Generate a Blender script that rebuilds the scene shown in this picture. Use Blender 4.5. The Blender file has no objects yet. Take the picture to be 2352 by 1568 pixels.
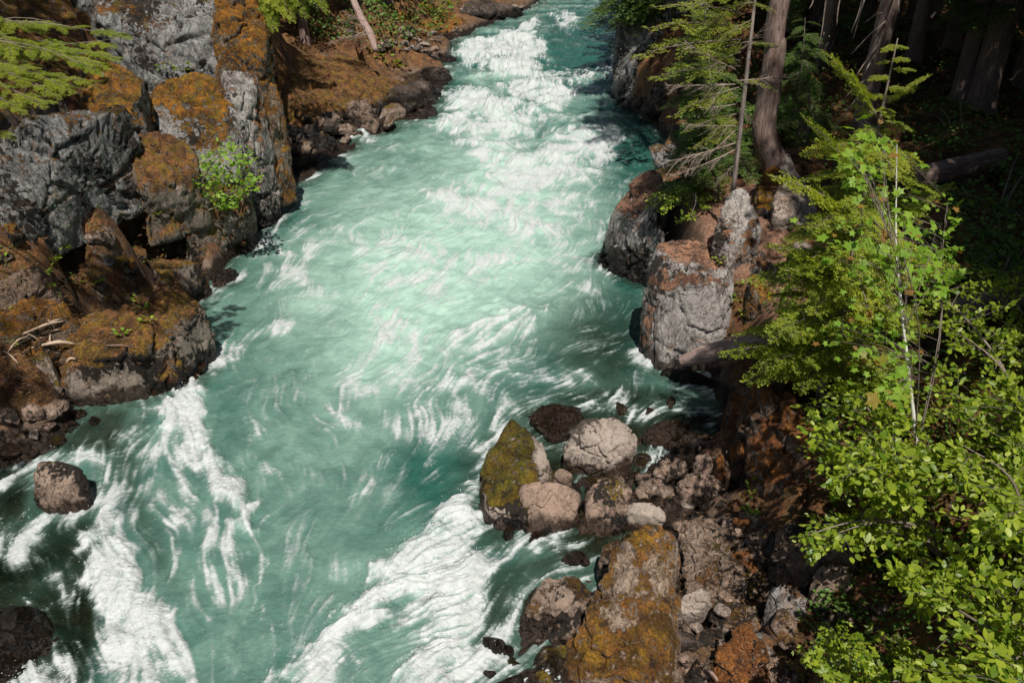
import bpy, bmesh, math, random, colorsys
import numpy as np
from mathutils import Vector, Matrix

# ------------------------------------------------------------------ camera, sky, sun, exposure
S = bpy.context.scene
COL = S.collection
CAMZ, FPX, CX, CY = 10.0, 1846.0, 1176.0, 784.0        # camera height (m); focal length and centre on a 2352x1568 frame
PITCH = math.radians(30)
cd = bpy.data.cameras.new('camera')
cam = bpy.data.objects.new('camera', cd)
COL.objects.link(cam)
cam.location = (0, 0, CAMZ)
cam.rotation_euler = (math.radians(90) - PITCH, 0, 0)
cd.sensor_width = 36
cd.lens = 36 * FPX / 2352
cd.clip_start = 0.1
cd.clip_end = 600
S.camera = cam
W = bpy.data.worlds.new('World')
S.world = W
W.use_nodes = True
SUN_DIR = Vector((0.06, -0.50, 0.86)).normalized()      # towards the sun
sun_el = math.asin(SUN_DIR.z)
sky = W.node_tree.nodes.new('ShaderNodeTexSky')
sky.sky_type = 'NISHITA'
sky.sun_disc = False
sky.sun_elevation = sun_el
sky.sun_rotation = math.atan2(SUN_DIR.x, SUN_DIR.y)
bg = W.node_tree.nodes['Background']
W.node_tree.links.new(sky.outputs[0], bg.inputs['Color'])
bg.inputs['Strength'].default_value = 0.06
sd = bpy.data.lights.new('sun', 'SUN')
sd.energy = 5.0
sd.angle = math.radians(0.55)
sd.color = (1.0, 0.95, 0.87)
so = bpy.data.objects.new('sun', sd)
COL.objects.link(so)
so.rotation_euler = SUN_DIR.to_track_quat('Z', 'Y').to_euler()
so.location = (10, 0, 40)
S.view_settings.view_transform = 'Standard'
S.view_settings.look = 'None'
S.view_settings.exposure = 0.0
S.view_settings.gamma = 1.0
S.view_settings.use_curve_mapping = False
S.cycles.max_bounces = 6
S.cycles.transparent_max_bounces = 12
S.cycles.use_denoising = True

# ------------------------------------------------------------------ helpers
cs, sn = math.cos(PITCH), math.sin(PITCH)
def ray(px, py):
    a, b = (px - CX) / FPX, (CY - py) / FPX
    return np.array((a, cs + b * sn, -sn + b * cs))
def P(px, py, z=0.0, y=None):
    """world point seen at px,py of the photograph at height z (or at distance y)"""
    d = ray(px, py)
    t = (y / d[1]) if y is not None else (z - CAMZ) / d[2]
    return np.array((0, 0, CAMZ)) + d * t
def PT(t):
    return P(t[0], t[1], y=t[3]) if len(t) > 3 else P(*t)
def topx(v):
    """world points (n,3) to photograph pixels"""
    x, y, z = v[:, 0], v[:, 1], v[:, 2] - CAMZ
    dep = y * cs - z * sn
    up = y * sn + z * cs
    return CX + FPX * x / dep, CY - FPX * up / dep

_G = np.array([(1,1,0),(-1,1,0),(1,-1,0),(-1,-1,0),(1,0,1),(-1,0,1),(1,0,-1),(-1,0,-1),(0,1,1),(0,-1,1),(0,1,-1),(0,-1,-1),(1,1,0),(-1,1,0),(0,-1,1),(0,-1,-1)], np.float32)
def perlin(p, seed=0):
    p = np.asarray(p, np.float32)
    i = np.floor(p).astype(np.int64)
    f = p - i
    u = f * f * f * (f * (f * 6 - 15) + 10)
    out = None
    res = np.zeros(len(p), np.float32)
    for dx in (0, 1):
        wx = u[:, 0] if dx else 1 - u[:, 0]
        for dy in (0, 1):
            wy = u[:, 1] if dy else 1 - u[:, 1]
            for dz in (0, 1):
                wz = u[:, 2] if dz else 1 - u[:, 2]
                h = ((i[:, 0] + dx) * 73856093) ^ ((i[:, 1] + dy) * 19349663) ^ ((i[:, 2] + dz) * 83492791) ^ (seed * 2654435761)
                h &= 0xffffffff
                h = ((h ^ (h >> 13)) * 1274126177) & 0xffffffff
                g = _G[(h ^ (h >> 16)) & 15]
                res += wx * wy * wz * (g[:, 0] * (f[:, 0] - dx) + g[:, 1] * (f[:, 1] - dy) + g[:, 2] * (f[:, 2] - dz))
    return res
def fbm(p, octs=4, gain=0.5, lac=2.03, seed=0):
    a, s, t = 1.0, 0.0, 0.0
    p = np.asarray(p, np.float32)
    for k in range(octs):
        s = s + a * perlin(p, seed + k * 17)
        t += a
        a *= gain
        p = p * lac + 3.1
    return s / t
def ridged(p, octs=4, gain=0.55, lac=2.1, seed=0):
    a, s, t = 1.0, 0.0, 0.0
    p = np.asarray(p, np.float32)
    for k in range(octs):
        s = s + a * (1 - np.abs(perlin(p, seed + k * 13)) * 2)
        t += a
        a *= gain
        p = p * lac + 1.7
    return s / t
def worley(p, seed=0):
    """cell value and distance to the cell border"""
    p = np.asarray(p, np.float32)
    i = np.floor(p).astype(np.int64)
    f1 = np.full(len(p), 9., np.float32); f2 = f1.copy(); cv = np.zeros(len(p), np.float32)
    for dx in (-1, 0, 1):
        for dy in (-1, 0, 1):
            for dz in (-1, 0, 1):
                c = i + np.array((dx, dy, dz))
                h = ((c[:, 0] * 73856093) ^ (c[:, 1] * 19349663) ^ (c[:, 2] * 83492791) ^ (seed * 40503 + 977)) & 0xffffffff
                h = ((h ^ (h >> 15)) * 2246822519) & 0xffffffff
                h = ((h ^ (h >> 13)) * 3266489917) & 0xffffffff
                o = np.stack([(h & 1023) / 1023., ((h >> 10) & 1023) / 1023., ((h >> 20) & 1023) / 1023.], 1)
                d = np.linalg.norm(c + o - p, axis=1)
                m = d < f1
                f2 = np.where(m, f1, np.minimum(f2, d)); cv = np.where(m, (h >> 7 & 255) / 255., cv); f1 = np.where(m, d, f1)
    return cv, f2 - f1
def sstep(a, b, x):
    t = np.clip((x - a) / (b - a), 0, 1)
    return t * t * (3 - 2 * t)

def mesh_np(name, v, f, mat=None, smooth=True):
    """v (n,3), f (m,3|4)"""
    me = bpy.data.meshes.new(name)
    v = np.ascontiguousarray(v, np.float32)
    f = np.ascontiguousarray(f, np.int32)
    k = f.shape[1]
    me.vertices.add(len(v))
    me.vertices.foreach_set('co', v.ravel())
    me.loops.add(f.size)
    me.loops.foreach_set('vertex_index', f.ravel())
    me.polygons.add(len(f))
    me.polygons.foreach_set('loop_start', np.arange(0, f.size, k, dtype=np.int32))
    me.polygons.foreach_set('use_smooth', np.full(len(f), smooth))
    me.update(calc_edges=True)
    if mat: me.materials.append(mat)
    return me
def link(name, me, parent=None, loc=None, **props):
    o = bpy.data.objects.new(name, me)
    COL.objects.link(o)
    if loc is not None: o.location = tuple(float(c) for c in loc)
    if parent: o.parent = parent
    for k, v in props.items():
        if v: o[k] = v
    return o
def empty(name, loc, label, cat, group=None):
    return link(name, None, None, loc, label=label, category=cat, group=group)

# ------------------------------------------------------------------ material helpers
class NT:
    def __init__(self, name):
        self.m = bpy.data.materials.new(name)
        self.m.use_nodes = True
        self.t = self.m.node_tree
        self.b = self.t.nodes['Principled BSDF']
        self.out = self.t.nodes['Material Output']
        self.pos = self.n('ShaderNodeNewGeometry').outputs['Position']
    def n(self, k, **kw):
        nd = self.t.nodes.new(k)
        for a, v in kw.items(): setattr(nd, a, v)
        return nd
    def l(self, a, b): self.t.links.new(a, b)
    def val(self, sock, v):
        if isinstance(v, bpy.types.NodeSocket): self.l(v, sock)
        elif isinstance(v, (tuple, list)) and len(v) == 3 and sock.type == 'RGBA': sock.default_value = (*v, 1)
        else: sock.default_value = v
    def noise(self, scale, detail=4, rough=0.55, dist=0.0, vec=None, scl=None, w=0):
        v = vec or self.pos
        if scl or w:
            mp = self.n('ShaderNodeMapping')
            self.l(v, mp.inputs[0])
            if scl: mp.inputs['Scale'].default_value = scl
            mp.inputs['Location'].default_value = (w, w * 1.7, w * .6)
            v = mp.outputs[0]
        nd = self.n('ShaderNodeTexNoise')
        self.l(v, nd.inputs['Vector'])
        nd.inputs['Scale'].default_value = scale
        nd.inputs['Detail'].default_value = detail
        nd.inputs['Roughness'].default_value = rough
        nd.inputs['Distortion'].default_value = dist
        return nd.outputs['Fac']
    def voro(self, scale, feature='F1', vec=None):
        nd = self.n('ShaderNodeTexVoronoi', feature=feature)
        self.l(vec or self.pos, nd.inputs['Vector'])
        nd.inputs['Scale'].default_value = scale
        return nd.outputs[0]
    def ramp(self, f, a, b, va=0.0, vb=1.0):
        nd = self.n('ShaderNodeMapRange', interpolation_type='SMOOTHSTEP')
        self.val(nd.inputs[0], f)
        for i, v in zip((1, 2, 3, 4), (a, b, va, vb)): self.val(nd.inputs[i], v)
        return nd.outputs[0]
    def mth(self, op, a, b=0.0, clamp=False):
        nd = self.n('ShaderNodeMath', operation=op, use_clamp=clamp)
        self.val(nd.inputs[0], a); self.val(nd.inputs[1], b)
        return nd.outputs[0]
    def mix(self, f, a, b, mode='MIX'):
        nd = self.n('ShaderNodeMix', data_type='RGBA', blend_type=mode)
        self.val(nd.inputs[0], f); self.val(nd.inputs[6], a); self.val(nd.inputs[7], b)
        return nd.outputs[2]
    def bump(self, h, strength=0.5, dist=0.02, nrm=None):
        nd = self.n('ShaderNodeBump')
        nd.inputs['Strength'].default_value = strength
        nd.inputs['Distance'].default_value = dist
        self.val(nd.inputs['Height'], h)
        if nrm: self.l(nrm, nd.inputs['Normal'])
        return nd.outputs[0]
    def sep(self, v):
        nd = self.n('ShaderNodeSeparateXYZ'); self.l(v, nd.inputs[0]); return nd.outputs

def rock_mat(name, ca, cb, moss=0.3, mossA=(.20,.085,.018), mossB=(.13,.10,.018), dark=0.3, lichen=0.2, wet=0.35, litter=0.0, scale=1.0, seed=0, streak=0.0, dry=False, bmp=.9):
    """stone with moss on its upper sides, dark lichen patches, pale lichen and a wet dark foot at the waterline"""
    t = NT(name)
    geo = t.n('ShaderNodeNewGeometry')
    nz = t.sep(geo.outputs['Normal'])[2]
    pz = t.sep(t.pos)[2]
    zn = t.sep(t.n('ShaderNodeAttribute', attribute_name='zone').outputs['Vector'])
    n1 = t.noise(1.1 * scale, 6, .62, .4, w=seed)
    n2 = t.noise(9 * scale, 6, .7, .3, w=seed + 3)
    n3 = t.noise(38 * scale, 4, .75, w=seed + 7)
    base = t.mix(t.ramp(n1, .36, .64), ca, cb)
    base = t.mix(1.0, base, t.mix(t.ramp(n2, .3, .7), (.58,.57,.57), (1.22,1.21,1.2)), 'MULTIPLY')
    base = t.mix(1.0, base, t.mix(t.ramp(n3, .32, .68), (.66,.66,.66), (1.2,1.2,1.2)), 'MULTIPLY')
    # fine cracks
    cr = t.noise(2.3 * scale, 7, .68, 1.2, w=seed + 11, scl=(1, 1, .55))
    crk = t.ramp(t.mth('ABSOLUTE', t.mth('SUBTRACT', cr, .5)), 0.0, .013, 1.0, 0.0)
    base = t.mix(t.mth('MULTIPLY', crk, .75), base, (.03,.024,.02))
    if streak:
        st = t.noise(5, 5, .65, .3, w=seed + 40, scl=(1.6, 1.6, .22))
        base = t.mix(t.mth('MULTIPLY', t.ramp(st, .53, .62), streak), base, (.035,.03,.027))
        st2 = t.noise(4, 6, .7, .3, w=seed + 44, scl=(1.6, 1.6, .3))
        base = t.mix(t.mth('MULTIPLY', t.ramp(st2, .56, .66), streak), base, (.21,.095,.04))
    # pale lichen
    li = t.noise(5.5 * scale, 8, .72, .2, w=seed + 17)
    lk = t.ramp(li, .63 - .12 * lichen, .69 - .12 * lichen)
    base = t.mix(t.mth('MULTIPLY', lk, .25 + min(.6, lichen * 1.2)), base, (.46,.45,.41))
    base = t.mix(t.mth('MULTIPLY', zn[2], 1.0, True), base, t.mix(1.0, cb, t.mix(t.ramp(n3, .3, .7), (.78,.77,.76), (1.15,1.14,1.12)), 'MULTIPLY'))
    # dark patches
    dk = t.noise(6.5 * scale, 8, .66, .6, w=seed + 23)
    dk2 = t.noise(.8, 3, .5, w=seed + 29)
    dd = t.mth('ADD', dk, t.mth('MULTIPLY', t.mth('SUBTRACT', dk2, .5), .9))
    dd = t.mth('ADD', dd, t.mth('MULTIPLY', zn[1], .25))
    dd = t.mth('SUBTRACT', dd, t.mth('MULTIPLY', zn[2], .10))
    dm = t.ramp(dd, .66 - .2 * dark, .69 - .2 * dark)
    base = t.mix(t.mth('MULTIPLY', dm, min(1.0, dark * 2.5)), base, (.022,.016,.012))
    pit = t.mth('MULTIPLY', t.ramp(t.noise(15 * scale, 3, .6, .5, w=seed + 81), .635, .66), t.ramp(t.noise(1.9, 3, .5, w=seed + 83), .42, .56))
    base = t.mix(t.mth('MULTIPLY', pit, .92), base, (.02,.015,.012))
    # moss and needles on what faces up
    mn = t.noise(1.7, 7, .66, .3, w=seed + 31)
    mn2 = t.noise(14, 5, .7, w=seed + 37)
    mk = t.mth('ADD', t.mth('MULTIPLY', nz, .42), t.mth('ADD', t.mth('MULTIPLY', mn, 1.1), t.mth('MULTIPLY', mn2, .8)))
    mk = t.mth('ADD', mk, t.mth('MULTIPLY', t.mth('SUBTRACT', zn[0], t.mth('MULTIPLY', zn[2], .8)), .6))
    th = 1.58 - moss * .75
    mm = t.ramp(mk, th, th + .12)
    mm = t.mth('MULTIPLY', mm, t.ramp(t.noise(8, 6, .75, .4, w=seed + 61), .62, .54))
    if dry: mm = t.mth('MULTIPLY', mm, t.ramp(t.mth('ADD', pz, t.mth('MULTIPLY', mn, .6)), .45, 1.15))
    mc = t.mix(t.ramp(t.noise(2.6, 6, .65, w=seed + 41), .42, .60), mossA, mossB)
    mc = t.mix(1.0, mc, t.mix(t.ramp(t.noise(26, 6, .75, w=seed + 43), .3, .7), (.35,.33,.32), (1.7,1.65,1.55)), 'MULTIPLY')
    mc = t.mix(1.0, mc, t.mix(t.ramp(t.noise(1.5, 6, .7, .8, w=seed + 67), .36, .62), (.36,.33,.33), (1.28,1.25,1.18)), 'MULTIPLY')
    mc = t.mix(t.ramp(t.noise(5, 6, .7, .5, w=seed + 71), .56, .64), mc, (.055,.032,.02))
    col = t.mix(mm, base, mc)
    if dry:
        dz = t.sep(t.n('ShaderNodeAttribute', attribute_name='dirt').outputs['Vector'])[2]
        col = t.mix(dz, col, t.mix(1.0, t.mix(t.ramp(n2, .35, .65), (.33,.165,.105), (.47,.28,.19)), t.mix(n3, (.7,.7,.7), (1.3,1.3,1.3)), 'MULTIPLY'))
    # wet foot
    wn = t.noise(2.1, 5, .6, w=seed + 47)
    wl = t.ramp(t.mth('SUBTRACT', pz, t.mth('MULTIPLY', t.mth('SUBTRACT', wn, .5), .9)), wet * .55, wet, 1.0, 0.0)
    col = t.mix(wl, col, t.mix(.94, col, (.13,.105,.085), 'MULTIPLY'))
    t.l(col, t.b.inputs['Base Color'])
    rg = t.mth('SUBTRACT', t.mth('ADD', .78, t.mth('MULTIPLY', mm, .2)), t.mth('MULTIPLY', wl, .52))
    t.l(rg, t.b.inputs['Roughness'])
    t.b.inputs['Specular IOR Level'].default_value = .35
    h = t.mth('ADD', t.mth('MULTIPLY', n2, 1.0), t.mth('MULTIPLY', n3, .35))
    h = t.mth('SUBTRACT', h, t.mth('MULTIPLY', crk, .5))
    h = t.mth('ADD', h, t.mth('MULTIPLY', mm, t.mth('MULTIPLY', t.noise(30, 6, .8, w=seed + 53), 1.3)))
    h = t.mth('SUBTRACT', h, t.mth('MULTIPLY', dm, .25))
    t.l(t.bump(h, bmp, .06), t.b.inputs['Normal'])
    return t.m

RM = {
 'grey':   rock_mat('grey_cliff_stone', (.19,.19,.185), (.33,.33,.32), moss=.46, dark=.45, lichen=.30, seed=1, streak=.55),
 'greymoss': rock_mat('grey_stone_orange_moss', (.16,.155,.15), (.28,.27,.255), moss=.82, mossA=(.30,.13,.016), mossB=(.22,.14,.018), dark=.40, lichen=.35, seed=2, streak=.5),
 'orange': rock_mat('orange_mossed_stone', (.20,.15,.11), (.27,.22,.17), moss=.86, mossA=(.34,.145,.02), mossB=(.24,.13,.02), dark=.35, lichen=.3, seed=3, streak=.5),
 'brown':  rock_mat('brown_mossed_boulder', (.21,.165,.13), (.31,.255,.21), moss=.78, mossA=(.26,.12,.045), mossB=(.21,.135,.02), dark=.52, lichen=.25, wet=.5, seed=4),
 'tan':    rock_mat('tan_river_stone', (.26,.18,.135), (.36,.255,.20), moss=.24, mossA=(.22,.15,.02), mossB=(.13,.10,.012), dark=.46, lichen=.1, wet=.36, bmp=.7, seed=5),
 'pale':   rock_mat('pale_river_stone', (.26,.205,.17), (.38,.315,.27), moss=.16, mossB=(.16,.14,.02), dark=.32, lichen=.1, wet=.34, bmp=.6, seed=6),
 'tanmoss': rock_mat('olive_mossed_river_stone', (.29,.23,.19), (.38,.31,.26), moss=.62, mossA=(.17,.115,.012), mossB=(.13,.12,.010), dark=.42, lichen=.15, wet=.3, seed=7),
 'slab':   rock_mat('ochre_mossed_slab', (.27,.185,.13), (.38,.29,.22), moss=.60, mossA=(.30,.14,.035), mossB=(.27,.15,.018), dark=.22, lichen=.45, wet=.2, seed=8),
 'wetb':   rock_mat('wet_brown_stone', (.10,.055,.03), (.15,.09,.045), moss=.2, mossA=(.14,.08,.01), mossB=(.10,.09,.01), dark=.5, lichen=.05, wet=.9, seed=9),
 'dark':   rock_mat('dark_wet_stone', (.07,.055,.045), (.16,.12,.10), moss=.3, mossA=(.10,.06,.012), mossB=(.08,.07,.01), dark=.55, lichen=.12, wet=.8, seed=10),
 'rubble': rock_mat('brown_rubble_stone', (.225,.155,.115), (.33,.245,.19), moss=.36, mossA=(.17,.085,.02), mossB=(.11,.08,.012), dark=.42, lichen=.25, wet=.2, seed=11),
 'dirtrock': rock_mat('grey_block_stone', (.26,.235,.22), (.42,.39,.365), moss=.42, mossA=(.34,.17,.095), mossB=(.24,.12,.045), dark=.38, lichen=.45, wet=.5, seed=12, streak=.6),
 'dirttop': rock_mat('grey_block_stone_with_dirt_top', (.27,.245,.23), (.44,.405,.38), moss=.36, mossA=(.46,.26,.18), mossB=(.38,.21,.14), dark=.38, lichen=.45, wet=.5, seed=12, streak=.6),
 'wall':   rock_mat('rusty_rock_wall', (.20,.13,.09), (.30,.22,.17), moss=.80, mossA=(.30,.12,.03), mossB=(.24,.09,.03), dark=.48, lichen=.3, wet=.3, seed=13, streak=.6),
}

# ------------------------------------------------------------------ river outline (photograph pixels at water level)
LEFT = [(1300,-60),(1215,20),(1150,45),(1040,90),(1020,180),(1000,260),(850,310),(700,410),(600,460),(560,545),(500,620),(430,690),(420,820),(330,905),(200,950),(100,1040),(20,1065),(-120,1110),(-260,1300),(-260,1750)]
RIGHT = [(1480,-60),(1430,20),(1415,120),(1430,230),(1560,330),(1500,420),(1470,530),(1540,620),(1580,760),(1620,850),(1660,930),(1560,975),(1400,965),(1210,940),(1110,1060),(1090,1220),(1290,1245),(1330,1290),(1210,1350),(1190,1450),(1170,1560),(1120,1750)]
Lw = np.array([P(*p)[:2] for p in LEFT]); Rw = np.array([P(*p)[:2] for p in RIGHT])
RIVER = np.vstack([[(6, 150)], Lw, Rw[::-1], [(26, 150)]])
def poly_sd(q, poly):
    """signed distance to polygon, negative inside"""
    n = len(poly)
    d = np.full(len(q), 1e9); ins = np.zeros(len(q), bool)
    for i in range(n):
        a, b = poly[i], poly[(i + 1) % n]
        e = b - a
        w = q - a
        t = np.clip((w @ e) / max(e @ e, 1e-9), 0, 1)
        dd = w - t[:, None] * e
        d = np.minimum(d, np.hypot(dd[:, 0], dd[:, 1]))
        c = ((a[1] > q[:, 1]) != (b[1] > q[:, 1]))
        with np.errstate(divide='ignore', invalid='ignore'):
            xx = (b[0] - a[0]) * (q[:, 1] - a[1]) / (b[1] - a[1]) + a[0]
        ins ^= c & (q[:, 0] < xx)
    return np.where(ins, -d, d)

# ------------------------------------------------------------------ ground
GA = [ # px, py, z
 (0,500,3.5),(0,620,2.8),(0,750,2.2),(0,850,1.5),(0,950,.6),(0,1050,.12),(100,600,2.6),(200,560,2.3),(200,640,1.2),(300,450,2.6),(300,560,1.3),(300,640,.3),(350,350,3.0),(400,480,1.6),
 (100,720,1.7),(200,700,.8),(330,600,.5),(100,850,1.1),(100,960,.35),(160,1000,.05),(150,900,.0),(300,850,-.2),(250,760,.3),(380,760,-.1),(420,620,.1),(450,450,1.0),(480,560,-.2),(60,1010,.15),(200,480,2.9),(100,520,3.1),
 (620,100,2.5),(760,130,1.6),(880,160,.8),(960,190,.1),(650,260,.6),(800,230,.4),(700,330,.05),(950,100,.6),(1000,60,.35),(900,30,1.4),(1100,20,.6),(700,20,3.4),(660,350,.3),(850,90,1.3),(820,50,1.9),(1180,0,.5),(1000,20,1.0),
 (1030,150,.0),(1000,235,.0),(930,290,0),(850,312,0),(780,350,0),(700,400,0),(660,425,.1),(1040,90,.1),(1150,45,.1),(900,260,.1),(820,270,.3),(740,310,.2),(620,450,.1),(970,130,.3),(900,210,.4),
 (1440,200,.3),(1500,270,.3),(1570,330,.4),(1500,420,.5),(1480,520,.8),(1540,450,1.9),(1600,350,1.2),(1640,300,1.6),(1590,760,.3),(1620,850,.0),
 (1560,560,2.5),(1600,520,2.7),(1580,500,2.6),(1700,600,2.55),(1780,520,2.7),(1790,420,2.8),(1660,480,2.6),(1750,600,2.5),(1800,620,2.4),(1820,700,2.3),(1540,480,2.3),(1600,430,2.5),
 (1500,1000,-.2),(1600,1000,-.2),(1400,1020,-.25),(1300,1150,-.25),(1400,1250,-.2),(1500,1100,-.1),(1300,1040,-.25),(1250,1150,-.3),(1350,1320,-.15),(1500,1300,.05),(1600,1250,.25),(1600,1400,.25),(1700,1250,.4),(1680,1500,.35),(1800,1400,.6),(1900,1450,.9),(1400,1450,.1),(1300,1560,-.1),(1500,1568,.2),(1640,1120,.15),(1640,950,-.1),(1600,880,-.2),
 (2000,1300,1.7),(2000,1500,1.5),(2200,1400,2.3),(2352,1568,2.5),(2352,1200,3.1),(2100,1100,2.7),(1950,1000,2.6),(2200,900,3.1),(2352,800,3.5),(1850,850,2.45),(1950,700,2.5),(1850,780,2.4),(2100,600,2.9),(2300,500,3.5),(2300,300,3.9),(2000,300,3.1),(1850,350,2.9),(1650,380,2.5),(1660,300,2.6),(1650,180,3.2),(1800,200,3.4),(2100,150,3.9),(1950,450,2.8),(2150,450,3.2),(1900,1180,1.6),(1800,1300,.8),
]
A = [PT(a) for a in GA]
A += [np.array(a, float) for a in [(-12,22,5.5),(-15,18,5.5),(-14,27,6.5),(-20,14,5),(-20,35,9),(-13,40,6),(-14,55,7),(-8,50,3.5),(-8,62,3),(-8,75,4),(-4,90,5),(-15,90,10),(-30,20,10),(-35,50,14),(-30,100,14),(-10,6,1),(-13,6,3),(-20,0,6),
   (12,50,4.5),(9,42,4),(12,70,5),(16,90,5),(20,110,6),(30,60,9),(40,30,9),(40,90,12),(25,20,5.5),(20,10,4.5),(15,0,4),(30,0,7),(9,2,2.4),(5,5,.6),(4,0,.5),(45,0,9),(12,30,3.7),(18,35,4.6),(10,120,7),(-10,120,9),(14,60,4.2),(7.5,38,3.5),(-6,8,.3),(-8,0,1)]]
A = np.array(A)
PITS = [(np.array([P(a, b, .9)[:2] for a, b in [(130,770),(195,700),(290,655),(345,620),(410,630),(480,680),(505,760),(480,880),(390,930),(120,940)]]), -.1),
        (np.array([P(a, b, .6)[:2] for a, b in [(340,600),(385,575),(445,580),(490,640),(490,690),(350,650)]]), -.05)]
def ground_z(x, y):
    q = np.stack([x, y], 1)
    num = np.zeros(len(q)); den = np.zeros(len(q))
    for a in A:
        d2 = (q[:, 0] - a[0]) ** 2 + (q[:, 1] - a[1]) ** 2
        w = 1 / (d2 + .12) ** 1.7
        num += w * a[2]; den += w
    z = num / den
    sd_ = poly_sd(q, RIVER)
    p3 = np.stack([x, y, np.zeros_like(x)], 1)
    bank = sstep(.2, 2.5, sd_)
    z = z + bank * (fbm(p3 * .55, 4, seed=5) * .55 + ridged(p3 * 1.3, 4, seed=9) * .16 - .08) + fbm(p3 * 4.5, 4, .6, seed=8) * .14
    wq = p3 * np.array([.85, .85, 1]) ; wq = wq + .3 * np.stack([fbm(p3 * 1.1, 3, seed=k) for k in (61, 62, 63)], 1)
    cv, cb = worley(wq, 7); cv2, cb2 = worley(wq * 2.3 + 5, 8)
    rk = sstep(-.1, .8, sd_) * (x > -16) * (y < 60) * np.where((x > 3.5) & (y > 14.5) & (y < 26), .15, 1.0) * np.where((x > -1) & (x < 3.6) & (y < 14.5), .35, 1.0)
    z = z + rk * ((cv - .45) * .55 * sstep(0, .12, cb) - .18 * sstep(.08, 0, cb) + (cv2 - .5) * .22 * sstep(0, .12, cb2) - .07 * sstep(.08, 0, cb2))
    zin = -np.minimum(1.3, .12 - sd_ * .45) + fbm(p3 * 2.2, 3, seed=3) * .25
    for pit, hh in PITS:      # the ground dips behind and under the biggest boulders
        pk = sstep(.35, -.25, poly_sd(q, pit))
        z = z * (1 - pk) + np.minimum(z, hh) * pk
    k = sstep(-.25, .25, sd_)
    z = zin * (1 - k) + np.maximum(z, -.1) * k
    return z
def axis(segs):
    out = []
    for a, b, n in segs: out += list(np.linspace(a, b, n, endpoint=False))
    return np.array(out + [segs[-1][1]])
gx = axis([(-60,-14,40),(-14,-2,110),(-2,2,20),(2,12,120),(12,60,60)])
gy = axis([(-8,7,16),(7,24,190),(24,46,120),(46,80,80),(80,160,30)])
X, Y = np.meshgrid(gx, gy)
Z = ground_z(X.ravel(), Y.ravel())
nx, ny = len(gx), len(gy)
ii = np.arange(nx * ny).reshape(ny, nx)
F = np.stack([ii[:-1, :-1].ravel(), ii[:-1, 1:].ravel(), ii[1:, 1:].ravel(), ii[1:, :-1].ravel()], 1)
gm = rock_mat('needle_covered_ground', (.17,.115,.085), (.26,.20,.165), moss=.90, mossA=(.25,.115,.055), mossB=(.20,.12,.04), dark=.25, lichen=.25, wet=.45, seed=20, dry=True)
gme = mesh_np('ground', np.stack([X.ravel(), Y.ravel(), Z], 1), F, gm)
gpx, gpy = topx(np.stack([X.ravel(), Y.ravel(), Z], 1))
gp3 = np.stack([X.ravel(), Y.ravel(), Z * 0], 1)
gq = np.stack([gpx, gpy], 1) + 45 * np.stack([fbm(gp3 * 1.3, 4, seed=91), fbm(gp3 * 1.3, 4, seed=92)], 1)
dirt = sstep(14, -14, poly_sd(gq, np.array([(1500,590),(1560,480),(1680,430),(1790,420),(1820,520),(1830,680),(1780,760),(1700,640)], float))) * (gpx > 0)
zc = np.zeros((len(dirt), 4), np.float32); zc[:, 2] = dirt; zc[:, 3] = 1
gca = gme.color_attributes.new('dirt', 'FLOAT_COLOR', 'POINT'); gca.data.foreach_set('color', zc.ravel())
link('ground', gme, kind='structure')

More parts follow.
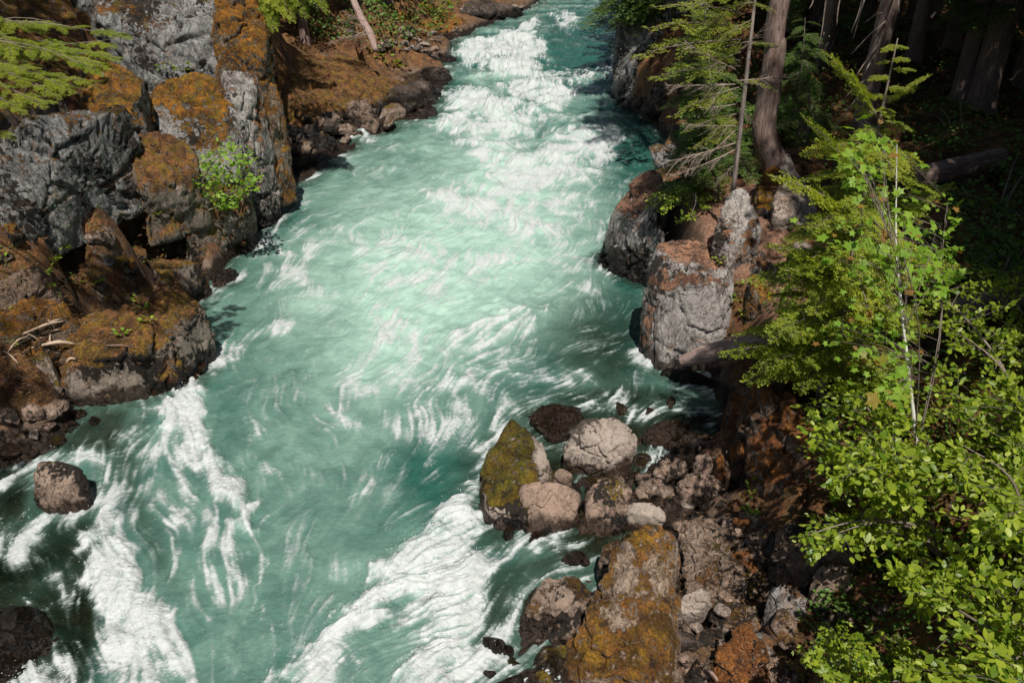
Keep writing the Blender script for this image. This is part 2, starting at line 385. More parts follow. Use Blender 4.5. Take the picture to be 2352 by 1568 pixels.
# ------------------------------------------------------------------ rocks
_ico = {}
def ico(sub):
    if sub not in _ico:
        bm = bmesh.new()
        bmesh.ops.create_icosphere(bm, subdivisions=sub, radius=1)
        v = np.array([q.co[:] for q in bm.verts], np.float32)
        f = np.array([[q.index for q in p.verts] for p in bm.faces], np.int32)
        bm.free()
        _ico[sub] = (v / np.linalg.norm(v, axis=1)[:, None], f)
    return _ico[sub]
def vnormals(v, f):
    a, b, c = v[f[:, 0]], v[f[:, 1]], v[f[:, 2]]
    n = np.cross(b - a, c - a)
    o = np.zeros_like(v)
    for k in range(3):
        for j in range(3): o[:, j] += np.bincount(f[:, k], n[:, j], len(v))
    return o / np.maximum(np.linalg.norm(o, axis=1), 1e-9)[:, None]
def hull_rock(pts, sub=5, p=30, amp=.08, freq=1.0, chips=8, seed=1, crack=.05, cfreq=.8, strata=None, facet=.10):
    rng = np.random.RandomState(seed)
    pts = np.asarray(pts, float)
    lo, hi = pts.min(0), pts.max(0)
    c, h = (lo + hi) / 2, np.maximum((hi - lo) / 2, .02)
    q = (pts - c) / h
    bm = bmesh.new()
    for a in q: bm.verts.new(a + rng.normal(0, .004, 3))
    r = bmesh.ops.convex_hull(bm, input=bm.verts)
    bm.normal_update()
    cen = q.mean(0)
    N, O = [], []
    for fc in bm.faces:
        n = np.array(fc.normal)
        if np.linalg.norm(n) < .5: continue
        o = n @ np.array(fc.verts[0].co)
        if n @ cen > o: n, o = -n, -o
        if any((n @ m > .985) for m in N): continue
        N.append(n); O.append(o - n @ cen)
    bm.free()
    for k in range(chips):
        d = rng.normal(0, 1, 3); d[2] = abs(d[2]) * .8 - .1; d /= np.linalg.norm(d)
        N.append(d); O.append(((q - cen) @ d).max() * rng.uniform(.78, .95))
    N, O = np.array(N), np.maximum(np.array(O), .05)
    d, f = ico(sub)
    dn = np.maximum(d @ N.T, 0) / O
    m = dn.max(1)
    rr = 1 / (m * ((dn / m[:, None]) ** p).sum(1) ** (1 / p))
    v = (d * rr[:, None] + cen) * h + c
    n = vnormals(v, f)
    sz = float(np.mean(h))
    w = v + seed * 7.3
    dsp = amp * sz * (fbm(w * freq / max(sz, .2) * 1.1, 5, .55, seed=seed) * 1.6)
    # facets: quantised cellular steps
    fa = fbm(w * freq / max(sz, .2) * .9 + 9, 2, seed=seed + 5)
    dsp += amp * sz * (np.floor(fa * 7) / 7 - fa) * 1.2
    # cracks
    wc = w * np.array([1, 1, .6]) * cfreq / max(sz * .8, .25)
    wc = wc + .35 * np.stack([fbm(w * 1.5 / max(sz, .3), 3, seed=seed + k) for k in (1, 2, 3)], 1)
    cr = np.abs(perlin(wc, seed + 77))
    dsp -= crack * sz * sstep(.07, 0, cr)
    dsp += .035 * sz * amp / .08 * fbm(w * 6 / max(sz, .25), 4, .65, seed=seed + 31)
    wq = w * np.array([1, 1, .75]) * 1.7 / max(sz, .25)
    wq = wq + .22 * np.stack([fbm(w * 2.2 / max(sz, .3), 3, seed=seed + k) for k in (4, 5, 6)], 1)
    cv, cb = worley(wq, seed)
    dsp += facet * min(sz, 1.6) * 1.15 * ((cv - .5) * 1.2 * sstep(.0, .07, cb) - .7 * sstep(.06, 0, cb))
    if strata:
        ax, sf, sa = strata
        s = w @ np.array(ax) * sf + fbm(w * .6, 3, seed=seed) * 1.2
        dsp += sa * (np.abs(s - np.floor(s) - .5) * 2 - .5) + sa * .6 * perlin(np.stack([s * 3, s * 0, s * 0], 1), 3)
    v = v + n * dsp[:, None]
    return v, f
def rock(name, label, cat, pts, mat, sub=5, drop=.7, group=None, floor=None, zones=(), **kw):
    w = [PT(t) for t in pts]
    zmin = min(a[2] for a in w)
    fl = floor if floor is not None else zmin - drop
    cen = np.mean(w, 0)
    low = [np.array((a[0] * .97 + cen[0] * .03, a[1] * .97 + cen[1] * .03 + .05, fl)) for a in w]
    v, f = hull_rock(w + low, sub=sub, **kw)
    org = np.array((v[:, 0].mean(), v[:, 1].mean(), max(v[:, 2].min(), fl)))
    me = mesh_np(name, v - org, f, RM[mat] if isinstance(mat, str) else mat)
    if zones:      # where moss (m), dark patches (d) or bare pale stone (p) lie on this rock
        qx_, qy_ = topx(v.astype(float))
        wv_ = v - org
        nzx, nzy = fbm(wv_ * 2.2, 5, .65, seed=3), fbm(wv_ * 2.2 + 30, 5, .65, seed=4)
        k_ = 60.0
        ch = np.zeros((len(v), 4), np.float32); ch[:, 3] = 1
        for kind, cx_, cy_, rx_, ry_, val in zones:
            d2 = ((qx_ + nzx * k_ - cx_) / rx_) ** 2 + ((qy_ + nzy * k_ - cy_) / ry_) ** 2
            ch[:, 'mdp'.index(kind)] += val * np.exp(-d2 ** 1.5)
        at_ = me.color_attributes.new('zone', 'FLOAT_COLOR', 'POINT')
        at_.data.foreach_set('color', ch.ravel())
    return link(name, me, None, org, label=label, category=cat, group=group)

# left bank cliffs
rock('cliff', 'tall grey rock face hanging over the mossy ledge at the top left', 'cliff',
     [(300,138,0,25.8),(400,140,0,25.9),(490,152,0,26),(510,60,0,26.8),(500,-120,0,28.5),(150,-120,0,28.5),(120,-10,0,27.2),(290,60,0,26.2)], 'grey', 6, drop=1.5, zones=[('p', 450, 60, 60, 60, 0.4), ('d', 330, 60, 40, 90, 0.3)], seed=3, amp=.07, chips=8, crack=.03, strata=((.8,.2,.35),1.1,.10))
rock('cliff', 'orange mossed buttress between the tall grey face and the dark trees', 'cliff',
     [(488,150,0,26),(560,170,0,25.9),(608,150,0,26.3),(612,60,0,27.2),(596,-120,0,29),(470,-120,0,29),(500,60,0,26.2)], 'orange', 6, drop=1.2, seed=4, amp=.09, chips=5, crack=.05)
rock('boulder', 'rounded ledge boulder capped with sunlit orange moss under the grey cliff', 'boulder',
     [(320,185,0,25),(400,152,0,25.6),(490,152,0,25.6),(527,185,0,25),(530,250,0,24.4),(330,225,0,24),(335,270,0,23.4),(440,330,0,23.3),(545,400,0,23.4),(560,330,0,24),(400,420,0,22.6),(560,430,0,23.6)], 'greymoss', 6, drop=1.5, zones=[('m', 430, 195, 110, 50, 0.9), ('p', 400, 300, 60, 60, 0.7), ('p', 520, 380, 40, 80, 0.8), ('p', 450, 380, 60, 40, 0.6)], seed=5, amp=.08, p=20, chips=6)
rock('rock_column', 'split grey and orange rock column beside the leafy shrub', 'rock',
     [(505,150,0,25.4),(560,150,0,25.8),(605,175,0,25.6),(612,300,0,25.2),(600,400,0,24.8),(550,430,0,24.2),(525,300,0,24.2),(520,220,0,24.6)], 'dirtrock', 6, drop=1.5, zones=[('m', 600, 250, 18, 90, 0.8), ('p', 560, 240, 30, 60, 0.7)], seed=6, amp=.09, chips=6, crack=.09, cfreq=1.1, strata=((.9,.3,.05),1.6,.09))
rock('rock_column', 'narrow orange streaked column at the outer edge of the left cliff', 'rock',
     [(600,180,0,26.2),(635,180,0,26.4),(652,215,0,26.4),(655,330,0,26.4),(640,350,0,26),(600,330,0,25.4)], 'orange', 5, drop=1.8, seed=7, amp=.08, chips=8, crack=.08, strata=((.9,.3,.05),2.0,.06))
rock('rock_slab', 'thin upright rock slab leaning on the end of the left cliff', 'rock',
     [(645,270,0,26.6),(657,262,0,26.6),(664,350,0,26.4),(650,400,0,26),(636,360,0,26)], 'wall', 4, drop=1.2, seed=8, amp=.06, chips=5)
rock('cliff', 'broad dark grey slab face along the left edge above the brown slope', 'cliff',
     [(-60,515,0,16.0),(60,487,0,17),(200,412,0,19),(303,350,0,20.8),(312,242,0,21.4),(230,238,0,21),(100,268,0,19.4),(-60,290,0,17.4)], 'grey', 6, drop=1.4, seed=9, amp=.06, chips=6, crack=.04)
rock('rock_block', 'dark moss topped block wedged above the grey slab face', 'rock',
     [(205,235,0,21.4),(290,240,0,21.6),(318,232,0,21.8),(332,140,0,23.8),(200,132,0,24),(160,180,0,22.8)], 'greymoss', 5, drop=1.4, seed=10, amp=.07, chips=8)
rock('boulder', 'big shaded mossy outcrop behind the bright hemlock branch', 'boulder',
     [(-80,270,0,18.0),(180,180,0,22.6),(230,120,0,24.4),(140,-20,0,27),(-80,-100,0,25)], 'brown', 6, drop=2.5, seed=11, amp=.10, chips=5)
rock('rock_ledge', 'mossy undercut ledge with a black wet foot below the leafy shrub', 'rock',
     [(392,500,0,20.9),(400,440,0,22.2),(490,385,0,23.2),(590,420,0,23.8),(597,470,0,23.5),(592,560,-.1),(545,592,-.1),(470,596,-.1),(400,575,0,20.6)], 'brown', 6, drop=.8, seed=12, amp=.10, chips=8)
rock('rock_slab', 'orange shaded slab sloping down under the mossy ledge boulder', 'rock',
     [(315,265,0,22.6),(345,270,0,23),(455,330,0,22.6),(470,400,0,21.8),(400,440,0,20.9),(310,430,0,19.9),(300,350,0,20.9)], 'brown', 5, drop=1.2, seed=13, amp=.08, chips=8)
rock('boulder', 'mossy brown boulder behind the largest left boulder', 'boulder',
     [(335,610,1.1),(375,585,1.45),(440,590,1.25),(487,645,.35),(484,690,-.1),(430,700,.0),(345,655,1.0)], 'brown', 5, drop=.6, seed=14, amp=.07)
rock('boulder', 'small orange brown boulder lying wet at the waterline below the black cliff foot', 'boulder',
     [(482,625,.35),(515,605,.45),(552,615,.2),(556,640,-.05),(530,662,-.1),(487,664,0)], 'wetb', 4, seed=15, amp=.06)
rock('boulder', 'largest brown mossy boulder of the left bank with tan patches at its foot', 'boulder',
     [(128,765,1.25),(200,697,1.65),(290,690,1.78),(400,740,1.6),(300,800,1.35),(180,830,1.15),(118,925,.1),(250,928,0),(385,912,-.1),(440,880,-.1),(470,800,.4)], 'brown', 6, drop=.8, zones=[('p', 300, 880, 60, 30, 1), ('p', 230, 900, 60, 25, 0.9), ('d', 380, 860, 60, 50, 1.2), ('d', 330, 830, 60, 30, 0.6), ('m', 230, 730, 90, 40, 0.4)], seed=16, amp=.06, p=26, chips=6)
rock('boulder', 'rounded mossy boulder bulging over the water above the white cascade', 'boulder',
     [(286,690,1.7),(300,655,2.0),(345,636,2.1),(405,655,2.05),(470,700,1.45),(493,745,.9),(487,800,.2),(440,880,-.1),(400,870,.2),(380,780,1.4)], 'brown', 6, drop=.8, zones=[('p', 455, 775, 35, 40, 1.1), ('m', 380, 660, 60, 30, 0.5), ('d', 410, 860, 30, 60, 1.0), ('d', 480, 840, 20, 50, 0.7)], seed=17, amp=.05, p=20, chips=6)
rock('boulder', 'flat mossy orange rock on the left bank behind the driftwood', 'boulder',
     [(-60,720,2.5),(40,680,2.5),(130,665,2.3),(175,690,2.0),(150,740,1.7),(60,760,1.9),(-60,800,1.9)], 'orange', 5, drop=1, seed=18, amp=.09)
rock('boulder', 'pale pinkish rock at the left edge with cracks and small plants above it', 'boulder',
     [(-60,640,2.9),(20,610,2.9),(110,600,2.75),(140,640,2.3),(60,680,2.2),(-60,710,2.4)], 'rubble', 5, drop=1, seed=19, amp=.09)
rock('boulder', 'upright tan lump of rock directly below the driftwood pile', 'boulder',
     [(45,930,.25),(60,840,1.2),(90,800,1.4),(125,805,1.3),(140,850,.9),(100,935,.25),(60,945,.2)], 'tanmoss', 5, drop=.6, seed=20, amp=.07)
rock('boulder', 'rounded dark mossy lump at the far left below the driftwood', 'boulder',
     [(-50,950,.4),(-30,850,1.4),(20,810,1.6),(48,840,1.2),(40,900,.6),(10,950,.25)], 'tanmoss', 5, drop=.6, seed=21, amp=.07)
rock('boulder', 'square pitted tan rock standing alone in the white water at the lower left', 'boulder',
     [(72,1150,.1),(85,1062,.62),(150,1046,.8),(190,1060,.68),(222,1120,.15),(216,1172,-.1),(150,1194,-.1),(100,1186,-.1),(80,1110,.5),(180,1150,.25)], 'rubble', 6, drop=.5, zones=[('p', 130, 1110, 60, 50, 0.7), ('d', 205, 1100, 22, 60, 1.0), ('d', 160, 1060, 12, 30, 0.8)], facet=.05, seed=22, amp=.10, chips=5, crack=.05)
rock('boulder', 'low black submerged rock in the bottom left corner', 'boulder',
     [(-160,1420,.3),(0,1375,.35),(100,1390,.28),(140,1450,.0),(125,1540,-.1),(0,1640,-.1),(-160,1640,0)], 'dark', 5, drop=.5, seed=23, amp=.05)
rock('boulder', 'small mossy topped rock at the waterline under the left cliff end', 'boulder',
     [(600,400,.9),(630,380,1.0),(655,385,.9),(668,410,.4),(665,445,-.1),(610,455,-.1),(592,430,.4)], 'brown', 5, drop=.5, seed=24, amp=.08)
rock('boulder', 'low black rock at the left waterline below the mossy topped one', 'boulder',
     [(595,440,.4),(640,430,.4),(688,400,.3),(692,425,-.1),(650,462,-.1),(596,480,-.1)], 'dark', 4, drop=.5, seed=25, amp=.08)
rock('boulder', 'smooth reddish brown wet boulder beside the still left edge of the river', 'boulder',
     [(672,370,.5),(700,350,.6),(730,358,.4),(742,378,-.05),(700,392,-.1),(672,388,0)], 'wetb', 4, drop=.5, seed=26, amp=.05)
# far left bank
rock('rock_slab', 'wide sloping brown rock shelf dappled with branch shadows on the far left bank', 'rock',
     [(630,130,0,40),(760,108,2.15),(870,135,1.55),(955,185,.7),(930,215,.4),(860,235,.45),(750,262,.7),(660,300,.4),(625,230,0,36)], 'brown', 6, drop=.8, zones=[('m', 850, 190, 80, 40, 0.5), ('p', 760, 120, 60, 12, 0.6)], seed=27, amp=.05, p=20, chips=8)
rock('boulder', 'black wet rock with a mossy shoulder jutting into the rapids on the far left bank', 'boulder',
     [(880,262,.2),(895,200,.95),(955,165,1.1),(1000,185,.8),(1018,225,-.1),(985,262,-.1),(930,285,-.1)], 'dark', 5, drop=.6, seed=28, amp=.12, chips=6)
rock('boulder', 'small black rock next to the rapids just upstream of the mossy shouldered one', 'boulder',
     [(960,150,.7),(1000,140,.9),(1040,162,.5),(1044,188,-.1),(1000,205,-.1)], 'dark', 4, drop=.5, seed=29, amp=.12)
rock('boulder', 'flat black rock at the head of the rapids below the far gravel', 'boulder',
     [(940,130,.6),(985,112,.6),(1048,120,.2),(1052,140,-.05),(990,150,0)], 'dark', 4, drop=.5, seed=30, amp=.12)
for k, (lab, pp) in enumerate([
   ('angular pinkish grey rock, larger of the two pale ones under the brown shelf', [(778,262,.35),(790,232,.95),(845,222,1.0),(862,245,.6),(850,270,.1),(800,275,.1)]),
   ('angular pale rock at the waterline between brown shelf and black rocks', [(866,268,.3),(880,232,.85),(915,230,.85),(935,252,.5),(925,272,.1),(890,282,-.05)]),
   ('grey split rock at the foot of the brown shelf, farther from the rapids', [(742,300,.2),(735,262,.7),(775,250,.8),(790,282,.3),(770,306,-.05)]),
   ('low dark angular rock in the shade below the brown shelf', [(690,330,.2),(680,290,.7),(725,275,.8),(745,305,.3),(730,335,-.05)])]):
    rock('riverside_rock', lab, 'rock', pp, 'rubble' if k < 3 else 'dark', 4, drop=.5, seed=31 + k, amp=.12, chips=6)
rock('boulder', 'mossy rounded hump at the far end of the left bank', 'boulder',
     [(1045,30,1.0),(1080,-5,1.6),(1150,0,1.3),(1200,20,.4),(1210,38,-.05),(1130,48,0),(1060,50,.2)], 'dark', 5, drop=.6, seed=36, amp=.1)
rock('boulder', 'grassy mossed mound above the far gravel beach', 'boulder',
     [(830,60,1.6),(860,15,2.4),(930,-5,2.6),(1040,15,1.6),(1075,45,.7),(1040,72,.4),(930,78,.7)], 'orange', 5, drop=.8, seed=37, amp=.1)
rock('boulder', 'low brown hummock between the far gravel beach and the fallen snag', 'boulder',
     [(830,95,.9),(850,80,1.2),(930,82,1.0),(945,100,.5),(890,112,.4)], 'brown', 4, drop=.6, seed=38, amp=.1)
# right bank
rock('cliff', 'dark grey cliff rising from the rapids on the far right bank', 'cliff',
     [(1400,232,-.1),(1402,170,0,42.6),(1425,20,0,44),(1440,-120,0,46),(1640,-120,0,44),(1620,255,0,37.5),(1520,275,0,38.2),(1450,255,0,40)], 'grey', 6, drop=1, seed=40, amp=.08, chips=6, crack=.05)
rock('boulder', 'black based rock block with a brown top, upstream of the sunlit trail block', 'rock',
     [(1378,575,0,22.7),(1372,605,0,22),(1400,622,-.05),(1470,632,0,20.8),(1525,600,0,19.9),(1530,480,0,20.4),(1495,395,0,23.2),(1430,432,0,23.4),(1400,480,0,23),(1510,378,0,24.4)], 'dirttop', 6, drop=.6, zones=[('m', 1450, 430, 60, 60, 1.1), ('d', 1390, 600, 40, 30, 1.0), ('d', 1450, 600, 60, 40, 0.6)], seed=41, amp=.08, chips=6)
rock('boulder', 'huge square sided grey block with a flat dirt top standing over the river', 'boulder',
     [(1478,645,0,16.9),(1470,700,0,16.9),(1484,770,0,16.5),(1510,832,0,16.0),(1570,852,0,15.8),(1650,806,0,16.0),(1685,720,0,16.1),(1702,640,0,16.1),(1600,612,0,16.2),(1500,604,0,16.7),(1502,562,0,17.6),(1545,545,0,18),(1720,570,0,17.4)], 'dirttop', 6, drop=.8, zones=[('m', 1570, 645, 110, 16, 1.1), ('m', 1490, 760, 22, 90, 0.9), ('p', 1600, 740, 80, 80, 0.6), ('m', 1600, 572, 130, 30, 1.1), ('p', 1515, 590, 40, 14, 1.0)], facet=.06, seed=42, amp=.055, p=40, chips=5, crack=.03)
rock('boulder', 'dark undercut stone beneath the big square block beside the fallen log', 'boulder',
     [(1510,840,.25),(1600,845,.3),(1650,860,.3),(1655,905,-.1),(1590,900,-.15),(1535,868,-.1)], 'dark', 4, drop=.4, seed=43, amp=.1)
rock('boulder', 'tall pointed pale boulder standing on the bare dirt trail', 'boulder',
     [(1638,600,0,16.6),(1665,604,0,16.4),(1700,594,0,16.5),(1745,562,0,16.9),(1757,500,0,17.2),(1736,452,0,17.4),(1700,424,0,17.5),(1668,432,0,17.4),(1648,490,0,17.2),(1632,555,0,16.9)], 'dirtrock', 6, drop=.4, zones=[('p', 1700, 470, 35, 60, 0.9), ('d', 1650, 560, 14, 60, 1.0), ('m', 1725, 540, 20, 40, 0.7)], facet=.05, seed=44, amp=.09, chips=8, crack=.06, cfreq=1.2)
rock('boulder', 'split pale stone on the trail just right of the square block', 'boulder',
     [(1722,622,0,16.2),(1728,582,0,16.7),(1748,570,0,16.9),(1785,612,0,16.6),(1796,655,0,16.0),(1765,650,0,16.0)], 'dirtrock', 5, drop=.4, seed=45, amp=.1, chips=5, crack=.08)
rock('boulder', 'ochre mossed stone hanging over the gap beside the square block', 'boulder',
     [(1716,645,0,15.9),(1728,615,0,16.2),(1772,655,0,15.9),(1788,690,0,15.5),(1760,705,0,15.4),(1720,690,0,15.7)], 'orange', 5, drop=.6, seed=46, amp=.07)
rock('boulder', 'pale striped rock clasped by the roots of the leaning trunk', 'boulder',
     [(1775,490,0,18.2),(1785,425,0,18.8),(1815,402,0,19),(1850,420,0,19),(1890,485,0,18.4),(1860,510,0,18)], 'pale', 5, drop=.5, seed=47, amp=.08)
rock('boulder', 'pale rock half hidden behind the hemlock sapling', 'boulder',
     [(1815,600,0,16.6),(1825,552,0,17),(1865,545,0,17.2),(1905,595,0,16.8),(1880,625,0,16.4)], 'pale', 5, drop=.5, seed=48, amp=.07)
rock('boulder', 'mossy grey rock in the shade under the leaning trunk', 'boulder',
     [(1738,470,0,19.4),(1742,385,0,20.6),(1795,375,0,20.8),(1812,445,0,19.8),(1790,480,0,19.2)], 'greymoss', 5, drop=.5, seed=49, amp=.07)
rock('cliff', 'rusty brown rock wall dropping to the boulders below the hemlock', 'cliff',
     [(1666,985,0,13.3),(1662,930,0,13.9),(1712,858,0,12.9),(1742,868,0,11.7),(1770,1000,0,10.9),(1785,1130,0,10.3),(1692,1180,0,10.7),(1675,1100,0,11.6),(1860,900,2.5),(1930,1050,2.4),(1900,1180,1.6)], 'wall', 6, drop=.8, seed=50, amp=.09, chips=8, crack=.05, floor=-.5)
rock('boulder', 'river rock with an olive mossed shoulder splitting the current', 'boulder',
     [(1150,975,.25),(1168,942,.5),(1198,950,.6),(1240,1005,.8),(1278,1060,.7),(1262,1095,.65),(1200,1110,.75),(1105,1060,.5),(1094,1150,.45),(1088,1205,-.1),(1170,1238,-.1),(1215,1225,-.05)], 'tanmoss', 6, drop=.5, zones=[('m', 1160, 1040, 55, 80, 1.0), ('m', 1130, 1120, 30, 40, 0.6), ('p', 1250, 1040, 25, 60, 1.1), ('p', 1130, 1180, 60, 25, 1.1), ('d', 1190, 965, 35, 25, 0.9), ('d', 1180, 1150, 30, 25, 0.8)], facet=.13, seed=51, amp=.07, p=22)
rock('boulder', 'smooth tan lobe of rock with black specks at the right of the mossed shoulder', 'boulder',
     [(1186,1120,.7),(1225,1093,.8),(1300,1095,.8),(1336,1122,.55),(1330,1180,.3),(1290,1215,.1),(1222,1236,-.1),(1190,1190,.2)], 'tan', 6, drop=.5, zones=[('p', 1260, 1150, 90, 70, 0.8)], facet=.10, seed=52, amp=.045, p=20, chips=5)
rock('boulder', 'orange brown wet stone awash behind the mossed river rock', 'boulder',
     [(1212,960,.12),(1232,925,.2),(1290,915,.22),(1338,928,.1),(1342,990,.0),(1275,1015,.1)], 'wetb', 5, drop=.4, seed=53, amp=.05, p=22)
rock('boulder', 'palest angular river stone at the centre back of the boulder cluster', 'boulder',
     [(1290,1050,.35),(1294,990,.8),(1325,956,.88),(1440,955,.9),(1463,980,.8),(1457,1060,.4),(1392,1088,.1),(1312,1072,.2)], 'pale', 6, drop=.5, zones=[('p', 1385, 1020, 75, 45, 1.2), ('d', 1380, 950, 90, 14, 1.2), ('m', 1320, 1075, 30, 14, 1.0)], facet=.14, seed=54, amp=.05, p=36, chips=8)
rock('boulder', 'tan stone with dark blotches just below the palest stone', 'boulder',
     [(1322,1225,.0),(1345,1150,.55),(1372,1096,.7),(1415,1086,.72),(1452,1120,.5),(1445,1180,.3),(1425,1226,.1),(1350,1240,-.05)], 'tan', 5, drop=.5, zones=[('d', 1380, 1140, 35, 22, 0.8), ('d', 1390, 1200, 50, 10, 0.8), ('p', 1340, 1200, 25, 25, 0.8)], facet=.15, seed=55, amp=.08, p=30, chips=5)
rock('boulder', 'pinkish wedge shaped stone resting against the big ochre slab', 'boulder',
     [(1428,1170,.45),(1440,1140,.6),(1500,1150,.55),(1542,1200,.35),(1502,1222,.1),(1455,1212,.1)], 'pale', 5, drop=.4, zones=[('p', 1480, 1180, 60, 40, 1.0)], facet=.15, seed=56, amp=.06, chips=5)
rock('river_stone', 'small flat oval stone perched between the tan lobe and the palest stone', 'stone',
     [(1270,1086,.82),(1290,1069,.92),(1316,1084,.86),(1312,1098,.75),(1280,1100,.74)], 'tan', 4, drop=.25, seed=57, amp=.04, p=22)
rock('boulder', 'wet mossy stone in the stream upstream of the pale stones', 'boulder',
     [(1472,1000,.15),(1500,958,.4),(1580,965,.42),(1604,1000,.3),(1560,1024,.1),(1480,1024,0)], 'wetb', 5, drop=.4, seed=58, amp=.1)
rock('boulder', 'curved tan stone with a shell like top near the rock wall', 'boulder',
     [(1498,1085,.45),(1526,1046,.7),(1575,1050,.65),(1592,1085,.4),(1540,1112,.2),(1505,1112,.3)], 'tan', 5, drop=.4, seed=59, amp=.08, p=22)
rock('boulder', 'speckled tan stone beside the foot of the rock wall', 'boulder',
     [(1553,1112,.45),(1582,1082,.7),(1640,1075,.7),(1672,1110,.45),(1662,1150,.2),(1570,1152,.2)], 'tan', 5, drop=.4, seed=60, amp=.1, chips=6)
rock('boulder', 'small tan stone on top of the heap next to the wall', 'boulder',
     [(1590,1070,.75),(1600,1040,.9),(1635,1038,.9),(1642,1070,.7)], 'tan', 4, drop=.4, seed=61, amp=.1, chips=6)
rock('rock_slab', 'narrow orange slab standing on edge against the rock wall', 'rock',
     [(1642,1045,.95),(1660,1035,.95),(1672,1095,.5),(1662,1118,.4),(1648,1090,.5)], 'wall', 4, drop=.3, seed=62, amp=.06)
rock('boulder', 'shaded grey stone below the curved tan stone', 'boulder',
     [(1458,1120,.25),(1480,1098,.4),(1545,1115,.35),(1555,1140,.2),(1475,1158,.05)], 'rubble', 5, drop=.4, seed=63, amp=.1)
rock('boulder', 'smooth dark purple stone tucked beneath the speckled tan stone', 'boulder',
     [(1618,1180,.3),(1630,1148,.45),(1668,1148,.4),(1675,1185,.1),(1635,1196,.1)], 'dark', 4, drop=.3, seed=64, amp=.03, p=22)
rock('boulder', 'long pointed ochre mossed slab standing in the lower centre, white with lichen at its peak', 'boulder',
     [(1398,1325,.75),(1422,1245,1.2),(1470,1196,1.42),(1500,1192,1.42),(1546,1222,1.2),(1560,1340,.9),(1558,1480,.75),(1548,1650,.3),(1330,1650,.1),(1288,1545,.25),(1300,1480,.5),(1345,1425,.75),(1450,1300,1.15),(1480,1420,1.05),(1500,1540,.8)], 'slab', 6, drop=.6, zones=[('p',1440,1290,25,60,.7),('p',1510,1310,25,70,.5),('m',1450,1225,50,20,.6),('m',1400,1500,130,50,.55),('p',1420,1420,50,30,.45)], facet=.10, seed=65, amp=.10, p=30, chips=5)
rock('boulder', 'black and tan low rock beside the green backwater', 'boulder',
     [(1193,1375,.15),(1235,1325,.45),(1310,1308,.6),(1372,1330,.5),(1385,1360,.5),(1335,1462,.3),(1270,1492,.0),(1206,1440,-.1)], 'rubble', 6, drop=.5, zones=[('p', 1250, 1340, 40, 18, 1.0), ('p', 1300, 1390, 30, 30, 1.0)], seed=67, amp=.09, p=22)
rock('boulder', 'dark tan topped rock in the lower rapids left of the slab', 'boulder',
     [(1212,1530,-.05),(1235,1495,.25),(1300,1470,.45),(1312,1500,.4),(1290,1545,.05)], 'tanmoss', 5, drop=.4, seed=68, amp=.08)
rock('boulder', 'speckled brown rock at the bottom edge left of the slab', 'boulder',
     [(1195,1590,.0),(1215,1545,.3),(1250,1528,.45),(1285,1550,.4),(1300,1640,.0),(1200,1660,-.1)], 'tanmoss', 5, drop=.4, seed=69, amp=.09)
rock('boulder', 'low black rock washed by spray at the bottom edge', 'boulder',
     [(1100,1600,-.1),(1150,1550,.12),(1200,1545,.15),(1215,1620,-.05)], 'dark', 4, drop=.4, seed=70, amp=.1)
rock('boulder', 'tan block behind the upper peak of the ochre slab', 'boulder',
     [(1372,1300,.4),(1384,1242,.7),(1428,1230,.72),(1448,1252,.65),(1405,1335,.3)], 'rubble', 4, drop=.4, seed=71, amp=.08, chips=5)
rock('boulder', 'rounded brown wet stone awash between tan stone and slab', 'boulder',
     [(1285,1290,.0),(1300,1262,.18),(1345,1262,.2),(1360,1290,.05),(1320,1305,-.05)], 'wetb', 4, drop=.3, seed=72, amp=.05, p=22)
rock('boulder', 'bright white angular stone right of the ochre slab', 'boulder',
     [(1550,1405,.62),(1572,1352,.95),(1642,1346,.9),(1636,1385,.7),(1592,1415,.5)], 'pale', 5, drop=.3, zones=[('p', 1595, 1380, 60, 40, 1.3)], facet=.14, seed=73, amp=.06, chips=6, p=20)
rock('rock_slab', 'thin tilted slab leaning below the bright white stone', 'rock',
     [(1552,1418,.5),(1575,1408,.7),(1615,1480,.6),(1612,1508,.4),(1592,1500,.35)], 'rubble', 4, drop=.2, seed=74, amp=.05)
rock('boulder', 'dappled brown rock heap edge right of the ochre slab peak', 'boulder',
     [(1552,1200,.4),(1600,1175,.6),(1660,1195,.7),(1700,1240,.8),(1660,1290,.6),(1570,1290,.35)], 'rubble', 6, drop=.4, seed=75, amp=.12, chips=8, crack=.1)
rock('boulder', 'long dappled rock running under the shrub shade', 'boulder',
     [(1560,1300,.35),(1620,1270,.6),(1690,1270,.8),(1750,1310,1.0),(1740,1370,.8),(1650,1380,.5),(1580,1360,.4)], 'rubble', 6, drop=.4, seed=76, amp=.12, chips=8, crack=.1)
rock('boulder', 'dark ribbed rock between the white stone and the shaded block', 'boulder',
     [(1630,1420,.5),(1650,1375,.7),(1740,1370,.9),(1755,1430,.8),(1700,1480,.5),(1625,1500,.3)], 'rubble', 6, drop=.4, seed=77, amp=.12, chips=8, crack=.1)
rock('boulder', 'rusty slanting boulder at the bottom edge under the shrubs', 'boulder',
     [(1618,1580,.5),(1655,1475,1.0),(1718,1420,1.3),(1768,1490,1.2),(1770,1620,.8),(1640,1640,.4)], 'wall', 6, drop=.5, seed=78, amp=.09, chips=5)
rock('boulder', 'upright dappled block with a striped flat top by the shrubs', 'boulder',
     [(1757,1390,1.1),(1768,1345,1.45),(1800,1325,1.6),(1845,1330,1.6),(1866,1375,1.3),(1864,1450,.8),(1810,1510,.5),(1764,1470,.6)], 'dirtrock', 6, drop=.4, seed=79, amp=.07, chips=8, p=18)
